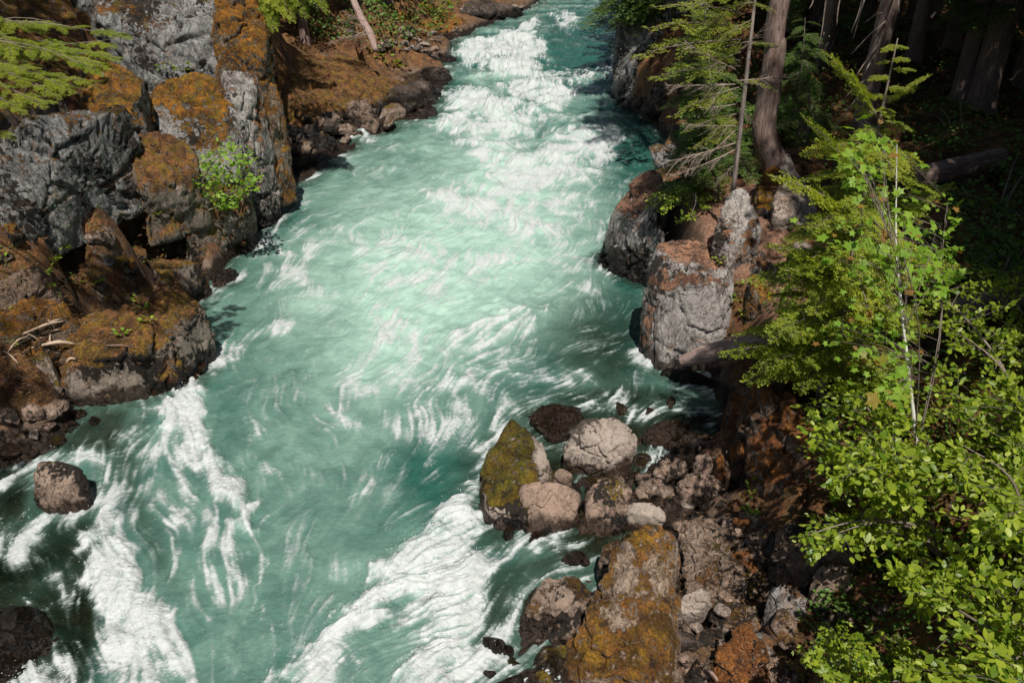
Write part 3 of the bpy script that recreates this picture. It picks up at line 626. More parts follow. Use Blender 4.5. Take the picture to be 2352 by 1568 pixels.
rock('boulder', 'wrinkled purple grey rock in the shade right of the dappled block', 'boulder',
     [(1862,1340,1.35),(1880,1290,1.65),(1950,1285,1.8),(1975,1350,1.5),(1940,1415,1.0),(1872,1400,1.0)], 'rubble', 5, drop=.6, seed=80, amp=.1, chips=8)
rock('boulder', 'dappled grey shelf above the wrinkled purple rock', 'boulder',
     [(1770,1290,1.0),(1790,1200,1.6),(1900,1165,2.1),(1990,1200,2.3),(1990,1270,1.9),(1880,1290,1.5),(1800,1320,1.0)], 'rubble', 6, drop=.8, seed=81, amp=.1, chips=5)
rock('boulder', 'shaded brown rock at the bottom edge below the dappled block', 'boulder',
     [(1780,1590,.8),(1800,1510,1.0),(1890,1470,1.3),(1960,1520,1.4),(1950,1640,1.1),(1790,1650,.6)], 'rubble', 5, drop=.6, seed=82, amp=.1)
rock('boulder', 'dark shaded rock wedged between rock wall and dappled heap', 'boulder',
     [(1680,1200,.5),(1720,1180,.8),(1790,1200,1.1),(1800,1280,.9),(1740,1300,.7),(1690,1260,.5)], 'dark', 5, drop=.5, seed=83, amp=.12, chips=7)

def on_ground(px, py):
    d = ray(px, py); t_ = np.linspace(6, 90, 900)
    q = np.array((0, 0, CAMZ))[None] + d[None] * t_[:, None]
    g_ = np.maximum(ground_z(q[:, 0], q[:, 1]), -.05)
    i_ = np.argmax(q[:, 2] < g_)
    return q[i_]
# loose stones: rubble beach lower left, gravel beach far left, fill between the boulders
def stone(px, py, z, size, mat, label, seed, name='stone', cat='stone', group=None, flat=.6, sub=3, npt=16):
    rng = np.random.RandomState(seed)
    c = P(px, py, z) if z is not None else on_ground(px, py) + np.array((0, 0, size * .2))
    pts = rng.normal(0, 1, (npt, 3)); pts /= np.linalg.norm(pts, axis=1)[:, None]
    pts *= np.array((size, size * rng.uniform(.55, .95), size * flat * rng.uniform(.7, 1.1)))
    a = rng.uniform(0, 6.28); R = np.array(((math.cos(a), -math.sin(a), 0), (math.sin(a), math.cos(a), 0), (0, 0, 1)))
    v, f = hull_rock(pts @ R.T, sub=sub, p=30, amp=.08, chips=8, seed=seed)
    return link(name, mesh_np(name, v, f, RM[mat]), None, c, label=label, category=cat, group=group)
rb = [(20,965,.45,.42,'tan','flat tan slab at the left end of the rubble'),(75,955,.45,.36,'tan','long tan rubble slab below the tan rock lump'),(120,945,.35,.40,'tan','largest pale rubble block at the foot of the big boulder'),
 (60,985,.35,.30,'rubble','brown rubble block in the middle of the left beach'),(110,985,.25,.22,'tan','small angular rubble stone beneath the pale block'),(15,1005,.25,.30,'rubble','brown rubble stone at the frame edge above the wet stones'),
 (85,1000,.2,.18,'pale','little pale stone at the water side of the rubble'),(5,968,.5,.2,'tanmoss','yellowish pebble block on the left frame edge'),(45,1010,.15,.22,'rubble','low brown stone next to the stream mouth'),
 (130,1020,.02,.26,'tanmoss','yellow mossed stone half under water'),(70,1035,-.02,.3,'wetb','dark orange stone under the shallow water'),(20,1045,0,.3,'wetb','submerged brown stone at the left frame edge'),
 (160,985,.05,.25,'wetb','glistening wet stone beside the rubble'),(180,960,.1,.3,'wetb','wet ledge stone under the big mossy boulder'),(210,975,-.02,.25,'dark','dark stone in the thin sheet of water')]
for k, (px, py, z, s, m, lab) in enumerate(rb):
    stone(px, py, None, s, m, lab, 200 + k, group='rubble stones on the left beach', sub=4)
rng = random.Random(7)
for k in range(70):
    px = rng.uniform(860, 1050); py = rng.uniform(66, 118)
    if py < 60 + (px - 1050) * -.1: continue
    if px > 1000 and py > 100: continue
    stone(px, py, None, rng.uniform(.18, .62) * (.6 if k % 3 else 1), rng.choice(['tan', 'pale', 'rubble', 'tan', 'dirtrock']),
          'rounded stone of the gravel beach at the far left bank', 300 + k, name='gravel_stone', group='stones of the far gravel beach')
for k in range(26):
    px = rng.uniform(1060, 1200); py = rng.uniform(14, 34)
    stone(px, py, None, rng.uniform(.2, .5), rng.choice(['pale', 'rubble', 'tan']), 'stone lying on the dark point at the head of the rapids', 380 + k, name='point_stone', group='stones on the far dark point')
rng = random.Random(17)
def jam(poly, n, smin, smax, mats, label, name, group, seed, sub=3):
    r_ = np.random.RandomState(seed); poly = np.array(poly, float); lo, hi = poly.min(0), poly.max(0); k = 0
    while k < n:
        q = r_.uniform(lo, hi)
        if poly_sd(q[None], poly)[0] > 0: continue
        s_ = r_.uniform(smin, smax) ** 1.0
        m_ = mats[r_.randint(len(mats))]
        adj = {'tan':'tan','pale':'pale grey','rubble':'grey brown','dark':'blackish wet','wetb':'reddish wet','tanmoss':'olive mossed','wall':'rust coloured','dirtrock':'light grey','brown':'brown mossed','greymoss':'orange mossed','grey':'grey'}[m_]
        stone(q[0], q[1], None, s_, m_, adj + ' ' + label, seed * 100 + k, name=name, cat='rock', group=group, flat=.8, sub=sub, npt=9)
        k += 1
jam([(640,330),(740,270),(900,240),(1000,235),(940,290),(850,312),(760,350),(700,385),(650,380)], 34, .3, .8, ['dark','rubble','dark','brown','rubble'], 'block jammed along the waterline of the far left bank', 'angular_rock', 'angular blocks along the far left waterline', 61)
jam([(0,500),(200,480),(340,470),(420,600),(330,620),(150,640),(0,640)], 22, .18, .5, ['brown','rubble','greymoss','brown'], 'angular block half buried in the brown slope of the left bank', 'angular_rock', 'blocks buried in the left slope', 62, 4)
jam([(1400,1000),(1640,1020),(1660,1150),(1640,1220),(1560,1250),(1450,1210),(1330,1250),(1280,1110),(1450,1100)], 52, .09, .27, ['tan','rubble','wetb','dark','tan','tanmoss'], 'small stone packed between the big river stones', 'wedged_stone', 'small stones packed between the river stones', 63)
jam([(1460,990),(1640,1010),(1660,1150),(1640,1220),(1560,1250),(1460,1200),(1330,1250),(1280,1110),(1450,1100)], 20, .22, .42, ['rubble','dark','tanmoss','wetb'], 'angular block wedged among the big river stones', 'wedged_block', 'angular blocks wedged among the river stones', 68, 4)
jam([(1560,1180),(1760,1200),(1800,1400),(1760,1560),(1560,1560),(1570,1400),(1620,1300)], 60, .10, .40, ['rubble','dark','tan','wall','rubble','dirtrock'], 'broken stone in the shaded heap right of the ochre slab', 'heap_stone', 'broken stones in the shaded heap', 64)
jam([(1780,1200),(2000,1200),(2050,1500),(1900,1568),(1780,1568)], 26, .12, .35, ['rubble','dark','rubble','brown'], 'shaded stone on the slope under the alder shrubs', 'slope_stone', 'stones under the alder shrubs', 65)
jam([(1120,1480),(1280,1440),(1320,1568),(1100,1568)], 12, .12, .3, ['rubble','tanmoss','dark'], 'stone washed by the lower rapids left of the slab', 'rapids_stone', 'stones washed by the lower rapids', 66)
jam([(1440,200),(1600,260),(1600,380),(1520,400),(1500,330)], 12, .5, 1.1, ['dark','grey','dark'], 'angular block at the foot of the far right cliff', 'cliff_foot_rock', 'blocks at the foot of the far right cliff', 67, 4)
fill = [(1470,1075,.2,.16,'tan','thumb sized tan stone above the shaded grey one'),(1520,1140,.25,.12,'wetb','reddish brown round stone in the boulder cluster'),(1545,1150,.2,.13,'dark','dark oval stone beside the reddish round one'),
 (1495,1125,.25,.14,'rubble','small grey stone left of the reddish round one'),(1560,1020,.15,.16,'wetb','wet stone upstream of the shell topped rock'),(1430,1075,.4,.09,'tan','orange chip of stone under the palest boulder'),
 (1450,1245,.15,.2,'rubble','grey stone in the gap behind the slab peak'),(1560,1210,.4,.16,'tan','tan stone at the right of the slab peak'),(1580,1160,.3,.15,'pale','pale stone below the speckled tan one'),
 (1640,1230,.6,.2,'pale','grey white stone in the dappled heap'),(1700,1340,.8,.16,'rubble','brown stone lying on the long dappled rock'),(1590,1320,.4,.2,'rubble','brown stone beside the ochre slab'),
 (1560,1520,.4,.22,'rubble','rough stone right of the lower slab'),(1590,1545,.35,.2,'tan','tan stone at the bottom edge by the slab'),(1600,1440,.4,.14,'pale','pale chip under the thin tilted slab'),
 (1350,1340,.15,.12,'pale','little pale stone in the black gap by the slab'),(1560,1440,.35,.14,'dark','dark pebble under the white stone'),(1620,1010,.05,.2,'wetb','brown stone in the dark water by the wall'),
 (1610,960,.0,.25,'dark','black stone in the dark corner of the pool'),(1540,930,-.08,.25,'wetb','orange stone under the rippled shallow water'),(1490,950,-.05,.2,'wetb','red stone just breaking the shallow water'),
 (1420,945,-.1,.25,'tanmoss','greenish stone under water behind the pale boulder'),(1240,1240,-.1,.25,'wetb','brown stone awash below the tan lobe'),(1160,1225,-.12,.25,'tanmoss','yellowish foot stone under the mossed river rock'),
 (1680,1040,.15,.15,'rubble','loose stone at the foot of the rusty wall'),(1740,1230,.9,.2,'rubble','brown stone perched above the dappled heap'),(1660,1400,.75,.15,'pale','grey chip on the ribbed rock'),(1600,1190,.5,.12,'rubble','small block in front of the wall foot')]
for k, (px, py, z, s, m, lab) in enumerate(fill):
    stone(px, py, None if k not in (3, 14, 25, 26) else z, s, m, lab, 450 + k, group='loose stones in the boulder cluster', sub=4)

#@@WATER
# ------------------------------------------------------------------ water
def seg_field(px, py, line, w0, w1=None, side=0.0):
    """0..1 closeness to a polyline in photograph pixels; widths along it from w0 to w1; side<0 / >0 stretches the falloff to that side"""
    pts = np.array(line, float); n = len(pts)
    best = np.zeros(len(px))
    L = np.r_[0, np.cumsum(np.hypot(*np.diff(pts, axis=0).T))]
    for i in range(n - 1):
        a, b = pts[i], pts[i + 1]; e = b - a
        wx, wy = px - a[0], py - a[1]
        t = np.clip((wx * e[0] + wy * e[1]) / (e @ e), 0, 1)
        dx, dy = wx - t * e[0], wy - t * e[1]
        d = np.hypot(dx, dy)
        s = np.sign(e[0] * dy - e[1] * dx)
        u = (L[i] + t * (L[i + 1] - L[i])) / L[-1]
        w = w0 + ((w1 if w1 is not None else w0) - w0) * u
        w = w * np.where(s > 0, 1 + max(side, 0), 1 + max(-side, 0))
        best = np.maximum(best, np.clip(1 - d / w, 0, 1))
    return best
def in_poly(px, py, poly, soft):
    sd_ = poly_sd(np.stack([px, py], 1), np.array(poly, float))
    return sstep(soft, -soft, sd_)
wy = [4.0]
while wy[-1] < 130: wy.append(wy[-1] + max(.017, .0013 * wy[-1]  + .0000 * wy[-1] ** 2 + .000055 * wy[-1] ** 2))
wy = np.array(wy)
def env(pts, y, f, pad):
    o = np.argsort(pts[:, 1]); ys, xs = pts[o, 1], pts[o, 0]
    base = np.interp(y, ys, xs)
    k = np.arange(-2.0, 2.01, .25)
    return f([np.interp(y + q, ys, xs) for q in k], axis=0) + pad
xl = env(Lw, wy, np.min, -.7); xr = env(Rw, wy, np.max, 1.0)
xr = np.maximum(xr, np.interp(wy, [0, 6, 13, 15, 16.5], [3.4, 3.4, 4.6, 4.2, 0]))
xl = np.minimum(xl, np.interp(wy, [4, 9, 12, 14.5, 16], [-9.5, -11, -11, -9, 0]))
def smooth_edge(a, sgn):
    ys = np.arange(0, 140, .1); b = np.interp(ys, wy, a)
    k = np.hanning(33); k /= k.sum()
    bm = np.array([(b[max(0, i - 9):i + 10].min() if sgn < 0 else b[max(0, i - 9):i + 10].max()) for i in range(len(b))])
    bp = np.pad(bm, 16, mode='edge')
    return np.interp(wy, ys, np.convolve(bp, k, 'valid'))
xl = smooth_edge(xl, -1); xr = smooth_edge(xr, 1)
NU = 490
u = np.linspace(0, 1, NU)
WX = xl[:, None] + (xr - xl)[:, None] * u[None]
WY = np.repeat(wy[:, None], NU, 1)
x, y = WX.ravel(), WY.ravel()
p0 = np.stack([x, y, np.zeros_like(x)], 1).astype(np.float32)
wpx, wpy = topx(p0.astype(float))
# warps: large swirls and small rags
wa = np.stack([fbm(p0 * .33, 4, seed=101), fbm(p0 * .33 + 40, 4, seed=102)], 1)
wb = np.stack([fbm(p0 * 1.9, 5, .62, seed=103), fbm(p0 * 1.9 + 40, 5, .62, seed=104)], 1)
scale = FPX / np.maximum(6, y * cs + CAMZ * sn)           # photograph pixels per metre at each point
qx = wpx + (wb[:, 0] * .75 + wa[:, 0] * .25) * scale
qy = wpy + (wb[:, 1] * .75 + wa[:, 1] * .25) * scale * .75
def G(cx, cy, rx, ry, ang=0, sx=None, sy=None):
    X_, Y_ = (sx if sx is not None else qx) - cx, (sy if sy is not None else qy) - cy
    c_, s_ = math.cos(math.radians(ang)), math.sin(math.radians(ang))
    a_ = (X_ * c_ + Y_ * s_) / rx; b_ = (-X_ * s_ + Y_ * c_) / ry
    return np.exp(-(a_ * a_ + b_ * b_))
C = np.full(len(x), .10)
def up(v): 
    global C
    C = np.maximum(C, v)
# streaming rapids at the top
C += .10 * G(1200, 300, 330, 330)
up(.80 * in_poly(qx, qy, [(1235,38),(1200,60),(1150,75),(1075,92),(1050,125),(1060,150),(1120,160),(1190,170),(1245,120),(1225,90)], 14))
up(.66 * in_poly(qx, qy, [(1200,95),(1255,85),(1262,150),(1240,200),(1180,230),(1130,190)], 22))
up(.55 * in_poly(qx, qy, [(1260,30),(1320,20),(1330,60),(1290,70)], 12))
up(.50 * in_poly(qx, qy, [(1240,160),(1420,130),(1420,190),(1330,200),(1250,210)], 18))
up(.66 * in_poly(qx, qy, [(1190,165),(1290,160),(1330,215),(1290,260),(1200,250),(1160,215)], 22))
up(.74 * in_poly(qx, qy, [(1020,205),(1080,195),(1180,240),(1130,275),(1040,265)], 16))
up(.60 * in_poly(qx, qy, [(1030,215),(1200,230),(1330,290),(1410,280),(1430,330),(1380,420),(1240,430),(1150,410),(1060,340),(990,290)], 35))
up(.72 * in_poly(qx, qy, [(1090,330),(1180,320),(1230,360),(1330,350),(1290,430),(1190,470),(1130,440)], 30))
up(.52 * in_poly(qx, qy, [(1060,400),(1180,430),(1330,410),(1380,480),(1300,560),(1180,560),(1050,530),(960,470)], 55))
up(.75 * G(1090, 470, 110, 40, 12)); up(.75 * G(1215, 520, 90, 32, -10)); up(.7 * G(1010, 450, 70, 25, 20))
up(.60 * G(960, 640, 130, 60, 10)); up(.48 * G(900, 580, 230, 90, 10)); up(.5 * G(1100, 600, 140, 60))
up(.62 * G(900, 760, 60, 80, 0)); up(.50 * G(940, 800, 120, 70)); up(.42 * G(700, 600, 150, 120, 30)); up(.40 * G(790, 960, 90, 60))
up(.60 * G(640, 765, 50, 22, -15)); up(.33 * G(650, 480, 120, 50, -30)); up(.5 * G(715, 405, 40, 10, -30)); up(.5*G(1010, 285, 30, 8)); up(.6*G(850, 325, 26, 8))
up(.42 * G(1330, 620, 110, 70, 60)); up(.45 * G(1420, 520, 40, 90, 20)); up(.34 * G(1150, 900, 250, 110, -20)); up(.30 * G(950, 900, 330, 120, 0))
C = np.clip(C - .22 * G(1330, 130, 80, 28), 0, 1)
# curved wave in the pool
up(.93 * seg_field(qx, qy, [(1030,815),(1060,780),(1105,752),(1160,728),(1240,712)], 20, 9, .5))
up(.62 * G(1095, 790, 70, 40, -30)); up(.45 * G(1190, 760, 90, 40, -20))
up(.62 * seg_field(qx, qy, [(795,1155),(830,1110),(880,1050),(905,985),(950,935),(1000,900),(1070,865),(1180,850)], 13, 26, .4))
up(.5 * seg_field(qx, qy, [(1000,850),(1080,845),(1230,790)], 22, 14))
up(.42 * G(1000, 990, 130, 90, -30)); up(.38 * G(1130, 860, 150, 60, -20)); up(.4*G(1300, 870, 160, 30, -5)); up(.42*G(1480,800,25,60)); up(.42*G(1420,905,60,14,-30))
# white wedge below the mossed river rock
wedge = in_poly(qx, qy, [(600,1600),(640,1540),(735,1455),(838,1345),(850,1315),(905,1262),(985,1205),(1010,1165),(1060,1130),(1095,1090),(1100,1010),(1150,975),(1128,1040),(1104,1100),(1092,1160),(1092,1215),(1105,1262),(1135,1300),(1110,1380),(1095,1480),(1085,1640)], 15)
core = np.maximum(in_poly(qx, qy, [(620,1600),(735,1455),(845,1330),(985,1210),(1060,1135),(1100,1080),(1092,1215),(1030,1290),(960,1330),(860,1400),(740,1500),(680,1620)], 30),
                  in_poly(qx, qy, [(950,1330),(1060,1260),(1120,1270),(1090,1380),(1040,1450),(1030,1620),(900,1620),(960,1480)], 30))
up(wedge * (.54 + .28 * core))
up(.85 * seg_field(qx, qy, [(1050,1400),(1105,1320),(1130,1278),(1180,1262),(1265,1242)], 26, 8))
up(.42 * in_poly(qx, qy, [(1110,1380),(1150,1300),(1200,1390),(1200,1480),(1160,1600),(1080,1600)], 20))
# cascade past the left boulder
fall = in_poly(qx, qy, [(390,915),(415,885),(452,868),(468,905),(480,960),(472,1010),(500,1040),(545,1085),(590,1160),(606,1232),(600,1300),(565,1235),(520,1170),(470,1110),(440,1090),(450,1180),(400,1250),(375,1150),(330,1120),(318,1040),(330,960)], 20)
fcore = np.maximum(in_poly(qx, qy, [(385,920),(450,868),(480,960),(470,1020),(430,1050),(410,990),(350,1000),(340,950)], 18), in_poly(qx, qy, [(440,1030),(500,1040),(590,1160),(606,1232),(580,1230),(520,1150)], 12))
up(fall * (.50 + .40 * fcore))
up(.48 * in_poly(qx, qy, [(380,1150),(520,1180),(600,1290),(560,1400),(470,1430),(400,1320)], 50))
up(.30 * in_poly(qx, qy, [(230,960),(330,930),(330,1080),(300,1250),(220,1080)], 20))
band = in_poly(qx, qy, [(170,1040),(235,1050),(280,1110),(255,1180),(300,1230),(330,1330),(370,1400),(430,1450),(462,1545),(450,1600),(215,1600),(225,1480),(215,1400),(190,1290),(195,1190),(228,1130),(215,1075)], 24)
bcore = in_poly(qx, qy, [(200,1200),(260,1230),(310,1330),(360,1420),(350,1500),(260,1480),(225,1390),(195,1280)], 22)
up(band * (.54 + .32 * bcore))
up(.8 * seg_field(qx, qy, [(195,1042),(240,1080),(250,1150),(200,1215)], 18, 24))
up(.8 * seg_field(qx, qy, [(-60,1160),(10,1110),(70,1068),(130,1040),(190,1042)], 24, 9))
up(.80 * in_poly(qx, qy, [(-60,1205),(60,1165),(110,1195),(75,1290),(-60,1320)], 26))
up(.55 * in_poly(qx, qy, [(100,1330),(190,1290),(200,1400),(120,1400)], 26))
up(.78 * in_poly(qx, qy, [(10,1590),(60,1505),(115,1490),(175,1530),(215,1620),(0,1640)], 22))
up(.45 * seg_field(qx, qy, [(0,1400),(80,1385),(130,1410),(145,1500)], 16))
up(.62 * seg_field(qx, qy, [(606,1232),(598,1330),(612,1390),(628,1470),(660,1500)], 12, 9))
up(.52 * seg_field(qx, qy, [(585,950),(600,1010),(622,1110),(620,1190)], 22, 12))
up(.62 * in_poly(qx, qy, [(492,790),(520,780),(560,830),(530,850),(480,860),(470,830)], 18))
up(.8 * seg_field(qx, qy, [(1168,940),(1130,1000),(1100,1060),(1088,1130)], 14, 10))
up(.6 * seg_field(qx, qy, [(1180,950),(1230,935),(1300,905),(1400,930)], 8, 8))
up(.6 * seg_field(qx, qy, [(1130,1235),(1200,1245),(1290,1250)], 14, 10))
# lap of foam against whatever rock or bank stands at the waterline
sdr = poly_sd(np.stack([x, y], 1), RIVER)
gs = .06; gx0, gy0 = -14.0, 4.0; gw, gh = int(28 / gs), int(66 / gs)
occ = np.zeros((gh, gw), np.float32)
for o in list(COL.objects):
    if o.type != 'MESH' or o.name == 'ground': continue
    co = np.empty(len(o.data.vertices) * 3, np.float32); o.data.vertices.foreach_get('co', co)
    co = co.reshape(-1, 3) + np.array(o.location)
    co = co[(co[:, 2] > -.12) & (co[:, 2] < .14)]
    ix, iy = ((co[:, 0] - gx0) / gs).astype(int), ((co[:, 1] - gy0) / gs).astype(int)
    k = (ix >= 0) & (ix < gw) & (iy >= 0) & (iy < gh)
    occ[iy[k], ix[k]] = 1
for it in range(2):
    o2 = occ.copy()
    for a, b in ((1, 0), (-1, 0), (0, 1), (0, -1)): o2 = np.maximum(o2, np.roll(np.roll(occ, a, 0), b, 1))
    occ = o2
bl = occ.copy()
for it in range(14):
    bl = (bl + np.roll(bl, 1, 0) + np.roll(bl, -1, 0) + np.roll(bl, 1, 1) + np.roll(bl, -1, 1)) / 5
ix, iy = np.clip(((x - gx0) / gs).astype(int), 0, gw - 1), np.clip(((y - gy0) / gs).astype(int), 0, gh - 1)
near = np.clip(bl[iy, ix] * 2.2, 0, 1)
lap = np.maximum(near, sstep(-.5, -.05, sdr))
C = np.clip(C + .30 * lap * sstep(-.12, .2, fbm(p0 * .8, 3, seed=120)), 0, 1)
far = sstep(26, 45, y)
wvh = fbm(p0 * np.array((.42, .55, 1)) + wa[:, :1] * .8, 4, .55, seed=190) * 1.8
C = np.clip(C + .22 * fbm(p0 * .5, 4, seed=130) + .42 * sstep(20, 40, y) * wvh * sstep(.1, .4, C), .0, 1)
# foam texture: stretched filaments and clots, equalised so that C is the covered share
st = np.stack([x + wa[:, 0] * 1.6 + wb[:, 0] * .35, (y + wa[:, 1] * 1.6 + wb[:, 1] * .35) * .62, np.zeros_like(x)], 1).astype(np.float32)
nA = ridged(st * 1.15, 5, .62, seed=140)
nB = ridged(st * 3.2 + 5, 5, .66, seed=150)
nC = fbm(p0 * 9.5, 4, .85, seed=160)
# drag the finer noise along the current (line integral along the flow field)
FL = [(1300,50,-.6,.8),(1150,120,-.3,.9),(1250,250,-.2,1),(1100,300,.1,1),(1350,300,-.3,1),(1100,450,-.2,1),(800,450,-.9,.3),(1300,500,-.3,1),(1000,600,-.6,.5),(700,600,-.5,.8),(1350,650,-.6,.5),(900,800,-.3,.9),(1100,760,-.8,.45),(1250,850,-.9,.35),(1000,950,-.5,.8),(700,900,-.05,1),(900,1100,-.45,.9),(1060,1150,-.9,.25),(1000,1400,-.8,.3),(850,1500,-.85,.3),(600,1100,.1,1),(560,1100,.75,.5),(480,1050,.3,1),(420,950,.0,1),(300,1000,-.3,.9),(300,1150,.2,1),(250,1300,.35,.9),(350,1450,.5,.8),(650,1400,.05,1),(100,1100,-.8,.5),(100,1300,.3,.6),(1180,1400,-.4,.9)]
fa = np.array([P(a, b)[:2] for a, b, _, _ in FL]); fd = np.array([(P(a + c * 10, b + d * 10) - P(a, b))[:2] for a, b, c, d in FL]); fd /= np.linalg.norm(fd, axis=1)[:, None]
U = np.zeros((len(x), 2)); 
for (ax_, ay_), d_ in zip(fa, fd):
    U += d_[None] / (((x - ax_) ** 2 + (y - ay_) ** 2) + .3)[:, None] ** 1.5
U += np.stack([fbm(p0 * .6, 3, seed=201), fbm(p0 * .6 + 9, 3, seed=202)], 1) * 1.6 * np.linalg.norm(U, axis=1)[:, None]
U /= np.linalg.norm(U, axis=1)[:, None] + 1e-9
ngrid = len(wy)
def lic(f, n, step):
    A_ = f.reshape(ngrid, NU)
    acc = f.astype(np.float32).copy(); wt = 1.0
    Ux, Uy = U[:, 0].reshape(ngrid, NU), U[:, 1].reshape(ngrid, NU)
    for sg in (1, -1):
        cx_, cy_ = x.copy(), y.copy(); ux, uy = U[:, 0], U[:, 1]
        for k in range(n):
            h_ = step * (1 + cy_ / 25)
            cx_ = cx_ + sg * ux * h_; cy_ = cy_ + sg * uy * h_
            r_i = np.clip(np.interp(cy_, wy, np.arange(ngrid)).round().astype(int), 0, ngrid - 1)
            c_i = np.clip(((cx_ - xl[r_i]) / (xr - xl)[r_i] * (NU - 1)).round().astype(int), 0, NU - 1)
            g_ = 1 - (k + 1) / (n + 1)
            acc += g_ * A_[r_i, c_i]
            ux, uy = Ux[r_i, c_i], Uy[r_i, c_i]
    return acc
def nrm(a): return (a - a.mean()) / a.std()
sB, sC = nrm(lic(nB, 9, .05)), nrm(lic(nC, 13, .028))
fk = .35 + .65 * (1 - sstep(22, 38, y))
N0 = nrm(nA) * .66 + sB * .30 * fk + sC * .26 * fk + nrm(nB) * (.45 + .4 * (1 - fk)) + nrm(nC) * .16 + .3 * wvh * (1 - fk)
rk = np.empty(len(x)); rk[np.argsort(N0)] = np.linspace(0, 1, len(x))
soft = .16 + .20 * C
foam = sstep(1 - C - soft, 1 - C + soft * 1.25, rk) * (.50 + .50 * sstep(.12, .6, C))
solid = sstep(.66, .98, C)
foam = np.maximum(foam, solid * np.clip(.78 + .10 * sC + .10 * sB, 0, 1))
foam = np.maximum(foam, .62 * sstep(.34, .95, C) * np.clip(.75 + .22 * sB + .12 * nrm(nA), 0, 1.2))
ln = ridged(np.stack([st[:, 0] + .25 * wb[:, 1], st[:, 1] + .25 * wb[:, 0], st[:, 2]], 1) * 1.9 + 11, 2, .5, seed=210)
ln2 = ridged(st * 4.1 + 3, 2, .5, seed=211)
pm_ = sstep(-.10, .25, fbm(p0 * .7 + 3, 3, seed=212))
foam = np.maximum(foam, np.clip(.62 * sstep(.86, .99, ln) + .45 * sstep(.88, 1.0, ln2), 0, .7) * pm_ * (.55 + .45 * np.clip(nrm(nC) * .5 + .5, 0, 1)))
lw = 1 + 2 * sum(1 - (k + 1) / 8 for k in range(7))
foam = .30 * foam + .70 * lic(foam, 7, .026) / lw
foam = foam * (1 + .10 * np.clip(sC, -2, 2) + .14 * np.clip(nrm(nC), -2, 2)) + .05 * np.clip(nrm(nC), 0, 2) * sstep(.25, .7, C)
foam = np.clip(foam * 1.12, 0, 1)
# milk: entrained air that lightens the teal, with one patch of painted shade
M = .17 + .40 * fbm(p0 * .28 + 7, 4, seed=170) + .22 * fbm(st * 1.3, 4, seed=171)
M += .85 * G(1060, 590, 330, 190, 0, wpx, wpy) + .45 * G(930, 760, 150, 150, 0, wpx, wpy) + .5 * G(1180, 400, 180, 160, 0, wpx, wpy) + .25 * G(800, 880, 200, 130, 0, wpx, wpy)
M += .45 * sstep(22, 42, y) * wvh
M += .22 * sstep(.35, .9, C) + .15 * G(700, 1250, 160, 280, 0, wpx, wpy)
M -= .45 * G(80, 1400, 170, 170, 0, wpx, wpy) + .55 * G(1340, 120, 110, 60, 0, wpx, wpy) + .35 * G(1440, 620, 70, 200, 0, wpx, wpy) + .25 * G(620, 500, 110, 60, 0, wpx, wpy) + .4 * G(1450, 350, 70, 90, 0, wpx, wpy) + .25 * G(1000, 1080, 120, 120, 0, wpx, wpy)  # also paints the shade on the water at the top right
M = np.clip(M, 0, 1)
# clarity: shallow places where the bed shows
Cl = np.maximum(sstep(-.9, .05, sdr) * .45, near * .4)
Cl = np.maximum(Cl, .62 * G(1390, 800, 130, 110, 30, wpx, wpy)); Cl = np.maximum(Cl, .75 * G(1420, 920, 190, 40, 0, wpx, wpy))
Cl = np.maximum(Cl, .80 * in_poly(wpx, wpy, [(1340,930),(1700,930),(1700,1300),(1290,1290),(1230,1240),(1200,930)], 30))
Cl = np.maximum(Cl, .55 * in_poly(wpx, wpy, [(1130,1300),(1300,1260),(1330,1310),(1200,1360),(1190,1450),(1120,1600),(1100,1420)], 25))
Cl = np.maximum(Cl, .80 * in_poly(wpx, wpy, [(-300,1000),(120,1010),(240,930),(300,940),(260,1040),(80,1040),(60,1200),(-300,1250)], 25))
Cl = np.maximum(Cl, .80 * in_poly(wpx, wpy, [(60,1190),(230,1190),(230,1500),(180,1600),(-300,1600),(-300,1250)], 40))
Cl = np.maximum(Cl, .40 * in_poly(wpx, wpy, [(230,950),(340,930),(320,1100),(400,1350),(330,1250),(240,1100)], 40))
Cl = np.clip(Cl * (1 + .6 * fbm(p0 * 1.1, 4, seed=180)), 0, .9) * (1 - foam)
# relief
amp = .05 + .09 * sstep(.3, .9, C) + .10 * far
z = amp * (fbm(st * .9, 3, seed=190) * 1.6 + ridged(st * 1.6, 3, seed=191) * .5 - .2)
z += .03 * (foam - .3) * sstep(.2, .8, C) + .011 * np.clip(sC, -2, 2) * (.35 + foam) + .02 * np.clip(sB, -2, 2) * (.25 + foam * .8) + .018 * fbm(p0 * 11, 3, .6, seed=193)
z += .42 * sstep(24, 42, y) * wvh * (.35 + C) 
z += .12 * wedge * core + .10 * fall * fcore + .08 * band * bcore
z += .22 * seg_field(qx, qy, [(1030,815),(1060,780),(1105,752),(1160,728),(1240,712)], 60, 30, .5) * .6
z += .30 * G(1240, 170, 60, 20) + .28 * G(1190, 240, 120, 18) + .22 * G(1290, 290, 90, 15) - .3 * G(1320, 140, 70, 20)
lz = 1 + 2 * sum(1 - (k + 1) / 6 for k in range(5))
z = .4 * z + .6 * lic(z, 5, .03) / lz + .005 * nrm(nC) * (.5 + .5 * foam)
Z = z - .02
wv = np.stack([x, y, Z], 1)
nr = len(wy)
ii = np.arange(nr * NU).reshape(nr, NU)
F = np.stack([ii[:-1, :-1].ravel(), ii[:-1, 1:].ravel(), ii[1:, 1:].ravel(), ii[1:, :-1].ravel()], 1)
t = NT('river_water')
at = t.n('ShaderNodeAttribute', attribute_name='wat')
r_, g_, b_ = t.sep(at.outputs['Vector'])
fine = t.noise(16, 5, .72, .5, scl=(1, .7, 1))
fine2 = t.noise(52, 3, .7)
